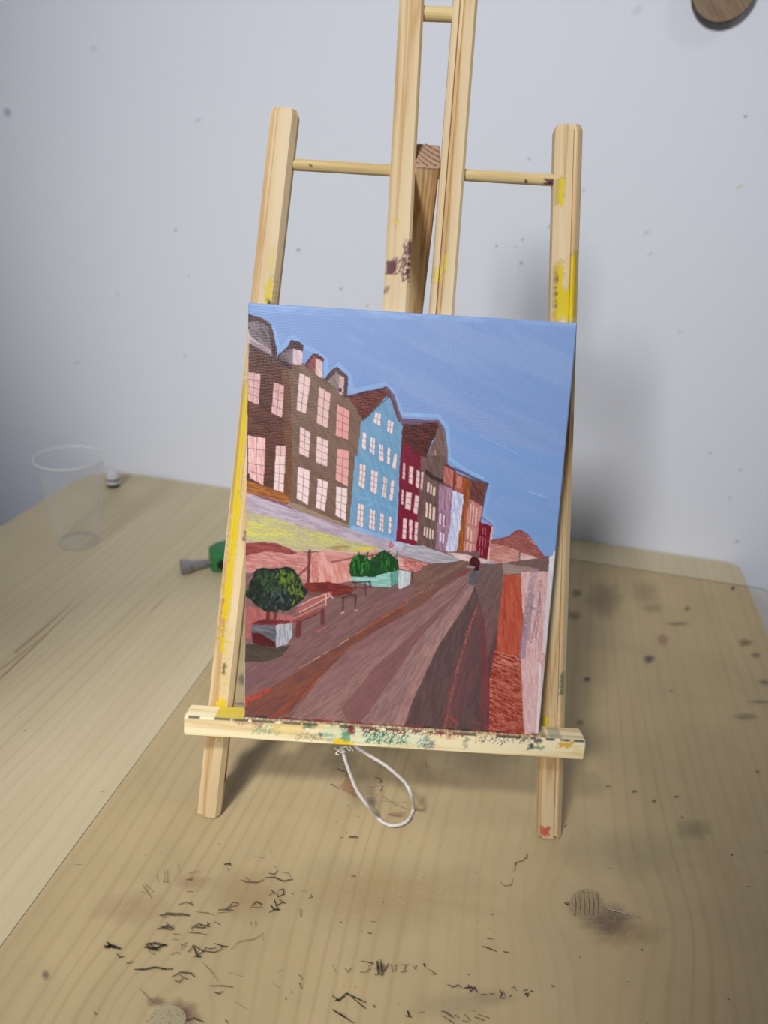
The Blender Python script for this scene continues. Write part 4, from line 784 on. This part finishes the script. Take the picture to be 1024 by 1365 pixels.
for q in [[(330, 55), (398, 82), (388, 272), (322, 232)], [(442, 120), (502, 140), (484, 305), (432, 284)], [(548, 165), (612, 178), (602, 362), (543, 325)]]: window('C', q, 2, 4, (232, 206, 204))
for q, nx, ny in [([(770, 680), (802, 690), (800, 762), (757, 740)], 2, 2), ([(842, 722), (874, 740), (866, 806), (836, 790)], 2, 2), ([(698, 795), (718, 800), (714, 900), (692, 878)], 1, 3), ([(742, 822), (770, 832), (764, 926), (736, 905)], 2, 3), ([(790, 860), (816, 870), (814, 968), (788, 950)], 2, 3), ([(840, 880), (856, 888), (850, 980), (834, 970)], 1, 2), ([(878, 912), (894, 922), (884, 1008), (866, 1000)], 1, 2), ([(680, 975), (712, 985), (706, 1070), (676, 1060)], 2, 2)]: window('A', q, nx, ny, (232, 214, 218), fr=(80, 88, 108))
for q, nx, ny in [([(682, 36), (716, 44), (708, 182), (674, 160)], 2, 4), ([(746, 70), (786, 82), (778, 210), (740, 190)], 2, 4), ([(816, 108), (838, 118), (828, 235), (808, 222)], 2, 3), ([(860, 128), (878, 132), (868, 250), (848, 240)], 1, 3), ([(670, 262), (706, 270), (700, 400), (664, 382)], 2, 4), ([(738, 292), (770, 302), (766, 416), (734, 402)], 2, 4), ([(798, 315), (818, 322), (816, 428), (792, 414)], 2, 4), ([(846, 335), (862, 338), (858, 436), (842, 428)], 1, 3), ([(792, -10), (818, -5), (818, 25), (792, 14)], 1, 1), ([(874, -10), (894, -5), (886, 68), (864, 56)], 1, 1)]: window('C', q, nx, ny, (230, 206, 204), fr=(84, 84, 104))
for q in [[(928, 30), (940, 32), (938, 128), (924, 118)], [(962, 46), (986, 52), (982, 152), (958, 142)], [(1004, 70), (1018, 76), (1014, 175), (1000, 165)], [(920, 180), (932, 186), (928, 270), (916, 264)], [(946, 195), (976, 200), (970, 300), (940, 288)], [(998, 216), (1020, 222), (1008, 325), (986, 316)], [(926, 345), (950, 350), (942, 466), (922, 458)], [(964, 356), (984, 360), (976, 470), (960, 462)], [(996, 366), (1014, 370), (1006, 478), (990, 470)]]: window('C', q, 1, 4, (226, 190, 190), fr=(120, 40, 60))
for q in [[(28, 50), (46, 58), (40, 152), (20, 146)], [(66, 78), (84, 82), (78, 178), (60, 166)], [(94, 80), (106, 84), (98, 186), (86, 176)], [(6, 194), (38, 200), (30, 300), (0, 288)], [(58, 212), (80, 222), (68, 324), (46, 312)], [(24, 352), (42, 356), (36, 470), (22, 462)], [(56, 366), (74, 370), (68, 476), (52, 470)]]: window('D', q, 1, 3, (228, 194, 190), fr=(120, 40, 60))
for x, y, w_, h_ in [(126, 140, 14, 60), (145, 150, 10, 60), (160, 165, 14, 55), (118, 252, 13, 90), (138, 262, 13, 90), (158, 280, 14, 80), (108, 390, 10, 58), (122, 396, 9, 62), (138, 402, 10, 64), (154, 408, 9, 60)]:
    window('D', [(x, y), (x+w_, y+5), (x+w_-4, y+h_), (x-3, y+h_-6)], 1, 1, (226, 196, 186))
for x, y, w_, h_ in [(194, 315, 12, 70), (216, 325, 14, 72), (196, 420, 12, 60), (212, 430, 12, 60)]: window('D', [(x, y), (x+w_, y+4), (x+w_-3, y+h_), (x-3, y+h_-5)], 1, 1, (224, 208, 222), fr=(120, 80, 110))
for k in range(5): line('D', [(200+k*14, 175+k*4), (196+k*13, 290)], 5, random.choice([(190, 160, 178), (128, 84, 108)]), .6)
line('D', [(230, 330), (224, 385)], 8, (110, 24, 60), .8)
for x, y, w_, h_ in [(282, 230, 30, 70), (268, 345, 30, 75), (258, 450, 34, 70)]: line('D', [(x, y), (x-3, y+h_)], 4, (140, 140, 186), .55); line('D', [(x+w_, y+6), (x+w_-4, y+h_)], 4, (150, 150, 196), .55); line('D', [(x, y), (x+w_, y+8)], 3, (150, 150, 190), .5)
for x, y, w_, h_ in [(370, 262, 8, 110), (386, 270, 8, 110), (402, 280, 10, 110), (356, 395, 10, 75), (374, 405, 10, 75), (350, 480, 10, 50), (370, 488, 10, 52)]: window('D', [(x, y), (x+w_, y+5), (x+w_-6, y+h_), (x-6, y+h_-4)], 1, 1, (226, 188, 174), fr=(160, 90, 84))
line('D', [(352, 380), (410, 400)], 5, (160, 90, 90), .7); line('D', [(340, 470), (398, 490)], 5, (160, 90, 90), .7)
for x, y, h_ in [(444, 400, 34), (458, 404, 34), (428, 448, 52), (444, 454, 52), (458, 462, 48), (424, 518, 30), (440, 522, 32)]: line('D', [(x, y), (x-4, y+h_)], 4, (206, 120, 130), .8)
# paint lumps along the lower edge
for k in range(26):
    x = 330+k*15+random.uniform(-5, 5); line('P', [(x, 954+(x-325)*.0636), (x+random.uniform(4, 14), 955+(x-325)*.0636)], random.uniform(1.5, 3.5), random.choice([(122, 26, 40), (96, 60, 62), (60, 40, 46), (150, 60, 60)]), .75)
# white primer line on the extreme left edge
line('P', [(331, 440), (326, 700), (325, 956)], 2.4, (214, 206, 204), .8)
line('P', [(331, 404), (550, 417), (770, 430)], 2, (150, 178, 224), .7)

# build the canvas mesh: dense painted face + wrapped sides
EDGE = .0009
bz = np.minimum(np.minimum(GX+W/2, W/2-GX), np.minimum(GY, H-GY)); rnd = np.where(bz < EDGE, -(EDGE-np.sqrt(np.maximum(EDGE**2-(EDGE-bz)**2, 0))), 0)
relief = HT*.00006+(fine1-.5)*.00007
lift = rnd+relief
V = (P+lift[..., None]*NV).reshape(-1, 3)
idx = np.arange(NXg*NYg).reshape(NYg, NXg)
Fq = np.stack([idx[:-1, :-1], idx[:-1, 1:], idx[1:, 1:], idx[1:, :-1]], -1).reshape(-1, 4)
border = list(idx[0, :])+list(idx[1:, -1])+list(idx[-1, -2::-1])+list(idx[-2:0:-1, 0])
nb = len(border); DEP = 5; sv = []; sc = []
CIMG = np.concatenate([IMG.reshape(-1, 3), np.ones((NXg*NYg, 1))], 1)
for k in range(1, DEP+1):
    for b_ in border:
        p = P.reshape(-1, 3)[b_]; sv.append(p-NV*(TH*k/DEP-.0001)); gxx, gyy = GX.ravel()[b_], GY.ravel()[b_]
        prim = np.array(lin((224, 220, 214)))
        if gyy > H-1e-6: c = CIMG[b_, :3] if (k < 4+2*vnoise(np.array(gxx*60), np.array(0.))) else prim
        elif gyy < 1e-6: c = CIMG[b_, :3]*.8 if k < 2 else prim
        else: c = CIMG[b_, :3]*.5+prim*.5 if (k < 2 and gyy > .13) else prim
        sc.append((*c, 1))
sf = []; base = NXg*NYg
for k in range(DEP):
    for i in range(nb):
        j = (i+1) % nb
        a0, a1 = (border[i], border[j]) if k == 0 else (base+(k-1)*nb+i, base+(k-1)*nb+j)
        sf.append((a0, base+k*nb+i, base+k*nb+j, a1))
sf.append([base+(DEP-1)*nb+i for i in range(nb)])
CV = empty('canvas_painting', tuple(P0)); tag(CV, 'stretched canvas painting of colourful street houses under blue sky resting on the easel', 'painting')
t = NT('painted_canvas'); a = t.add('ShaderNodeVertexColor', layer_name='paint'); t.l(a.outputs['Color'], t.b.inputs['Base Color'])
tc = t.add('ShaderNodeTexCoord'); mp = t.add('ShaderNodeMapping'); t.l(tc.outputs['Object'], mp.inputs[0])
sep = t.add('ShaderNodeSeparateXYZ'); t.l(mp.outputs[0], sep.inputs[0])
wx = t.math('SINE', t.math('MULTIPLY', sep.outputs[0], 2*math.pi/.00075)); wz = t.math('SINE', t.math('MULTIPLY', sep.outputs[2], 2*math.pi/.00075))
nz = t.noise(mp.outputs[0], 700, 4, .6); h = t.math('ADD', t.math('ADD', t.math('MULTIPLY', wx, .25), t.math('MULTIPLY', wz, .25)), nz)
t.bump(h, .45, .00018); t.set(Roughness=.38, Specular_IOR_Level=.38)
me = bpy.data.meshes.new('canvas'); me.from_pydata(np.concatenate([V, np.array(sv)]).tolist(), [], Fq.tolist()+[list(map(int, f)) for f in sf])
cv = bpy.data.objects.new('canvas', me); C.objects.link(cv); me.materials.append(t.m)
me.polygons.foreach_set('use_smooth', [True]*len(Fq)+[False]*len(sf))
set_attr(cv, 'paint', np.concatenate([CIMG, np.array(sc)])); cv.parent = CV; cv.matrix_parent_inverse = Matrix.Translation(-Vector(P0))
# stretcher bars behind the canvas
SBM = plain('stretcher_pine', (206, 176, 128), .6)
def bar(x0_, x1_, y0_, y1_):
    vs = [P0+R0*x+UPV*y-NV*z for z in (.004, TH-.0003) for x, y in ((x0_, y0_), (x1_, y0_), (x1_, y1_), (x0_, y1_))]
    o = new_obj('stretcher_bar', vs, [[0, 3, 2, 1], [4, 5, 6, 7], [0, 1, 5, 4], [1, 2, 6, 5], [2, 3, 7, 6], [3, 0, 4, 7]], SBM); o.parent = CV; o.matrix_parent_inverse = Matrix.Translation(-Vector(P0))

# ------------------------------------------------------------------ white cord loop
def tube(name, pts, r, mat, parent=None, n=10, closed=False, twist=0, rad=None):
    pts = [np.array(p, float) for p in pts]; vs = []; fs = []; m = len(pts)
    up = np.array([.1, -1., .2])
    for i, p in enumerate(pts):
        d = pts[min(i+1, m-1)]-pts[max(i-1, 0)]; d /= np.linalg.norm(d)+1e-12
        a_ = np.cross(d, up); a_ /= np.linalg.norm(a_); b_ = np.cross(d, a_)
        for k in range(n):
            q = 2*math.pi*k/n; rr = (rad[i] if rad else r)*(1+twist*math.sin(3*q+i*.9)); vs.append(p+a_*rr*math.cos(q)+b_*rr*math.sin(q))
    for i in range(m-1):
        for k in range(n): j = (k+1) % n; fs.append([i*n+k, i*n+j, (i+1)*n+j, (i+1)*n+k])
    fs.append(list(range(n))[::-1]); fs.append([(m-1)*n+k for k in range(n)])
    return new_obj(name, vs, fs, mat, parent, smooth=True)
def catmull(P_, k=10):
    P_ = [np.array(p, float) for p in P_]; out = []
    Q = [2*P_[0]-P_[1]]+P_+[2*P_[-1]-P_[-2]]
    for i in range(1, len(Q)-2):
        for s_ in range(k):
            t_ = s_/k; a_, b_, c_, d_ = Q[i-1], Q[i], Q[i+1], Q[i+2]
            out.append(.5*((2*b_)+(-a_+c_)*t_+(2*a_-5*b_+4*c_-d_)*t_**2+(-a_+3*b_-3*c_+d_)*t_**3))
    out.append(Q[-2]); return out
loop = [(456, 996), (460, 1012), (467, 1032), (476, 1054), (490, 1074), (503, 1090), (516, 1099), (531, 1100), (544, 1093), (551, 1078), (549, 1062), (541, 1045), (528, 1032), (512, 1019), (494, 1008), (478, 998), (472, 992)]
P3 = []
for (x, y) in loop:
    p = frame_pt(x, y, .004)
    if p[2] < ZC+.0016 or y > 1076: p = on_z(x, y, ZC+.0014)
    P3.append(p)
CORD = plain('white_cord', (226, 222, 220), .7, bump=.6, nscale=1500)
cd_ = tube('cord', catmull(P3, 12), .00105, CORD, n=12, twist=.10); child(cd_)
cd_.name = 'cord'; cd_['label'] = 'white cord loop'
for i, pts in enumerate([[(456, 997), (451, 1001), (448, 1005), (452, 1006)], [(456, 998), (460, 1002), (455, 1003), (450, 1000), (446, 997)], [(458, 997), (462, 995), (465, 1000), (468, 1000)], [(466, 995), (469, 998), (471, 1001)]]):
    o = tube('frayed_strand', catmull([frame_pt(x, y, .006) for x, y in pts], 5), .00045, CORD, n=6); child(o)

# ------------------------------------------------------------------ clear plastic cup
def lathe(name, prof, mat, parent, n=64, caps=True):
    vs = []; fs = []
    for (r, z) in prof:
        for k in range(n): q = 2*math.pi*k/n; vs.append((r*math.cos(q), r*math.sin(q), z))
    for i in range(len(prof)-1):
        for k in range(n): j = (k+1) % n; fs.append([i*n+k, i*n+j, (i+1)*n+j, (i+1)*n+k])
    if caps: fs.append(list(range(n))[::-1]); fs.append([(len(prof)-1)*n+k for k in range(n)])
    return new_obj(name, vs, fs, mat, parent, smooth=True)
t = NT('cup_plastic'); tr = t.add('ShaderNodeBsdfTransparent'); tr.inputs[0].default_value = (.985, .985, .985, 1)
t.set(Base_Color=lin((240, 240, 240)), Roughness=.08, Specular_IOR_Level=.9)
lw = t.add('ShaderNodeLayerWeight'); lw.inputs[0].default_value = .25
fac = t.math('MULTIPLY_ADD', lw.outputs['Facing'], .16, .02)
mx = t.add('ShaderNodeMixShader'); t.l(fac, mx.inputs[0]); t.l(tr.outputs[0], mx.inputs[1]); t.l(t.b.outputs[0], mx.inputs[2]); t.l(mx.outputs[0], t.out.inputs[0])
CUPM = t.m
t = NT('cup_rim_plastic'); tr = t.add('ShaderNodeBsdfTransparent'); t.set(Base_Color=lin((225, 228, 226)), Roughness=.12)
mx = t.add('ShaderNodeMixShader'); mx.inputs[0].default_value = .5; t.l(tr.outputs[0], mx.inputs[1]); t.l(t.b.outputs[0], mx.inputs[2]); t.l(mx.outputs[0], t.out.inputs[0]); RIMM = t.m
c0 = on_z(106, 722)
CU = empty('plastic_cup', tuple(c0)); tag(CU, 'empty clear disposable plastic cup standing on the back left of the table', 'cup')
cp = [(.0005, .0025), (.017, .003), (.0195, .0005), (.0215, .0002), (.0225, .002), (.0245, .020), (.0252, .022), (.0262, .030), (.0300, .070), (.0308, .078), (.0314, .080), (.0334, .096)]
inn = [(r-.0005, z+.0003) for r, z in cp[::-1]]
lathe('cup_body', cp+inn[:-1], CUPM, CU)
lathe('rim', [(.0335, .0958), (.0346, .0955), (.0352, .0965), (.0349, .0977), (.0340, .0978), (.0333, .0970), (.0335, .0958)], RIMM, CU, caps=False)

# ------------------------------------------------------------------ sharp-nosed green tool and small white cap
q1 = on_z(241, 763, 0); q2 = on_z(281, 760, 0); q3 = on_z(330, 752, 0)
dv = (q3-q1); ang = math.atan2(dv[1], dv[0]); Ln = np.linalg.norm(q3-q1)
K = empty('paint_scraper', tuple(q1), ang); tag(K, 'small tool with green handle and metal head lying behind left easel leg', 'tool')
STEEL = plain('brushed_steel', (150, 148, 150), .35, .75); GRN = plain('green_plastic', (36, 112, 58), .4); BLK = plain('black_plastic', (22, 22, 24), .45)
lf = np.linalg.norm(q2-q1)
def loft(name, secs, mat, parent, n=16, pw=2.6):
    vs = []; fs = []
    for (x, hw, hh, zc) in secs:
        for k in range(n):
            q = 2*math.pi*k/n; c_, s_ = math.cos(q), math.sin(q)
            vs.append((x, hw*abs(c_)**(2/pw)*(1 if c_ >= 0 else -1), zc+hh*abs(s_)**(2/pw)*(1 if s_ >= 0 else -1)))
    for i in range(len(secs)-1):
        for k in range(n): j = (k+1) % n; fs.append([i*n+k, i*n+j, (i+1)*n+j, (i+1)*n+k])
    fs.append(list(range(n))[::-1]); fs.append([(len(secs)-1)*n+k for k in range(n)])
    o = new_obj(name, vs, fs, mat, parent, smooth=False); return o
loft('metal_head', [(0, .0085, .0052, .0056), (.001, .0095, .006, .0062), (.009, .0085, .0058, .0062), (lf*.42, .0062, .0045, .0062), (lf*.5, .0062, .0040, .0065), (lf*.8, .0055, .0040, .0070), (lf*.82, .0038, .0030, .0072), (lf*1.05, .0035, .003, .0075)], STEEL, K)
loft('handle', [(lf*1.0, .0085, .0085, .0100), (lf*1.03, .0115, .0105, .0110), (lf*1.3, .0150, .012, .0124), (lf*1.6, .0155, .0125, .0127), (Ln*1.0, .014, .012, .0124), (Ln*1.15, .011, .010, .0124), (Ln*1.17, .009, .009, .0124)], GRN, K, 20, 5)
vs = [(lf*1.30+.0045*math.cos(a), -.0154+(0 if s_ else -.0012), .0115+.0048*math.sin(a)) for s_ in (1, 0) for a in np.linspace(0, 2*math.pi, 21)[:-1]]
fs = [[i, (i+1) % 20, 20+(i+1) % 20, 20+i] for i in range(20)]+[list(range(20, 40))]
new_obj('button', vs, fs, BLK, K)

s0 = on_z(151, 648, 0); SC = empty('small_cap', tuple(s0+np.array([0, 0, .0057])), 0); SC.rotation_euler = (math.radians(8), math.radians(-90), math.radians(20)); tag(SC, 'tiny white and black cap lying by the wall behind the plastic cup', 'cap')
WHT = plain('white_plastic', (214, 212, 218), .4); DGR = plain('dark_grey_plastic', (70, 68, 74), .5)
loft('white_body', [(-.001, .0085, .0080, 0), (.002, .0088, .0084, 0), (.012, .0084, .0080, 0), (.016, .0072, .0070, 0), (.0165, .005, .005, 0)], WHT, SC, 20, 2.2)
loft('black_end', [(-.0055, .0070, .0066, -.0003), (-.005, .0080, .0075, -.0003), (-.001, .0082, .0078, -.0003)], BLK, SC, 20, 2.2)
loft('grey_band', [(.0035, .0090, .0085, 0), (.006, .0090, .0085, 0)], DGR, SC, 20, 2.2)

# ------------------------------------------------------------------ round wooden wall piece
wc = on_plane(964, -16, WALLP, WN); TK = .024
DK = empty('wooden_disc', tuple(wc), 0); tag(DK, 'round brown wooden disc fixed high on the white wall', 'wall decoration')
t = NT('brown_disc_wood'); v = t.coord((1, 1, 1)); m = t.add('ShaderNodeMapping'); m.inputs['Rotation'].default_value = (0, math.radians(50), 0); m.vector_type = 'TEXTURE'; m.inputs['Scale'].default_value = (1/40, 1/40, 1/600); t.l(v, m.inputs[0])
t.set(Base_Color=t.ramp(t.noise(m.outputs[0], 1, 4, .6), [(.3, lin((104, 82, 62))), (.7, lin((146, 122, 92)))]), Roughness=.6); DW = t.m
RD = .0272
def disc(name, r0, r1, ya, yb, mat):
    n = 64; vs = []; fs = []
    for (r, y) in ((r0, ya), (r1, yb)):
        for k in range(n): q = 2*math.pi*k/n; vs.append(TX*r*math.cos(q)+np.array([0, 0, r*math.sin(q)])+WN*y)
    for k in range(n): j = (k+1) % n; fs.append([k, j, n+j, n+k])
    fs.append(list(range(n))[::-1]); fs.append([n+k for k in range(n)])
    return new_obj(name, vs, fs, mat, DK)
disc('peg', .007, .007, .0, .0075, plain('grey_peg', (120, 116, 112), .6))
disc('dark_edge', RD, RD, .0075, .0115, plain('dark_brown_edge', (52, 34, 26), .6))  # edge is a darker brown than the face
disc('face', RD*.985, RD*.97, .0115, .0121, DW)
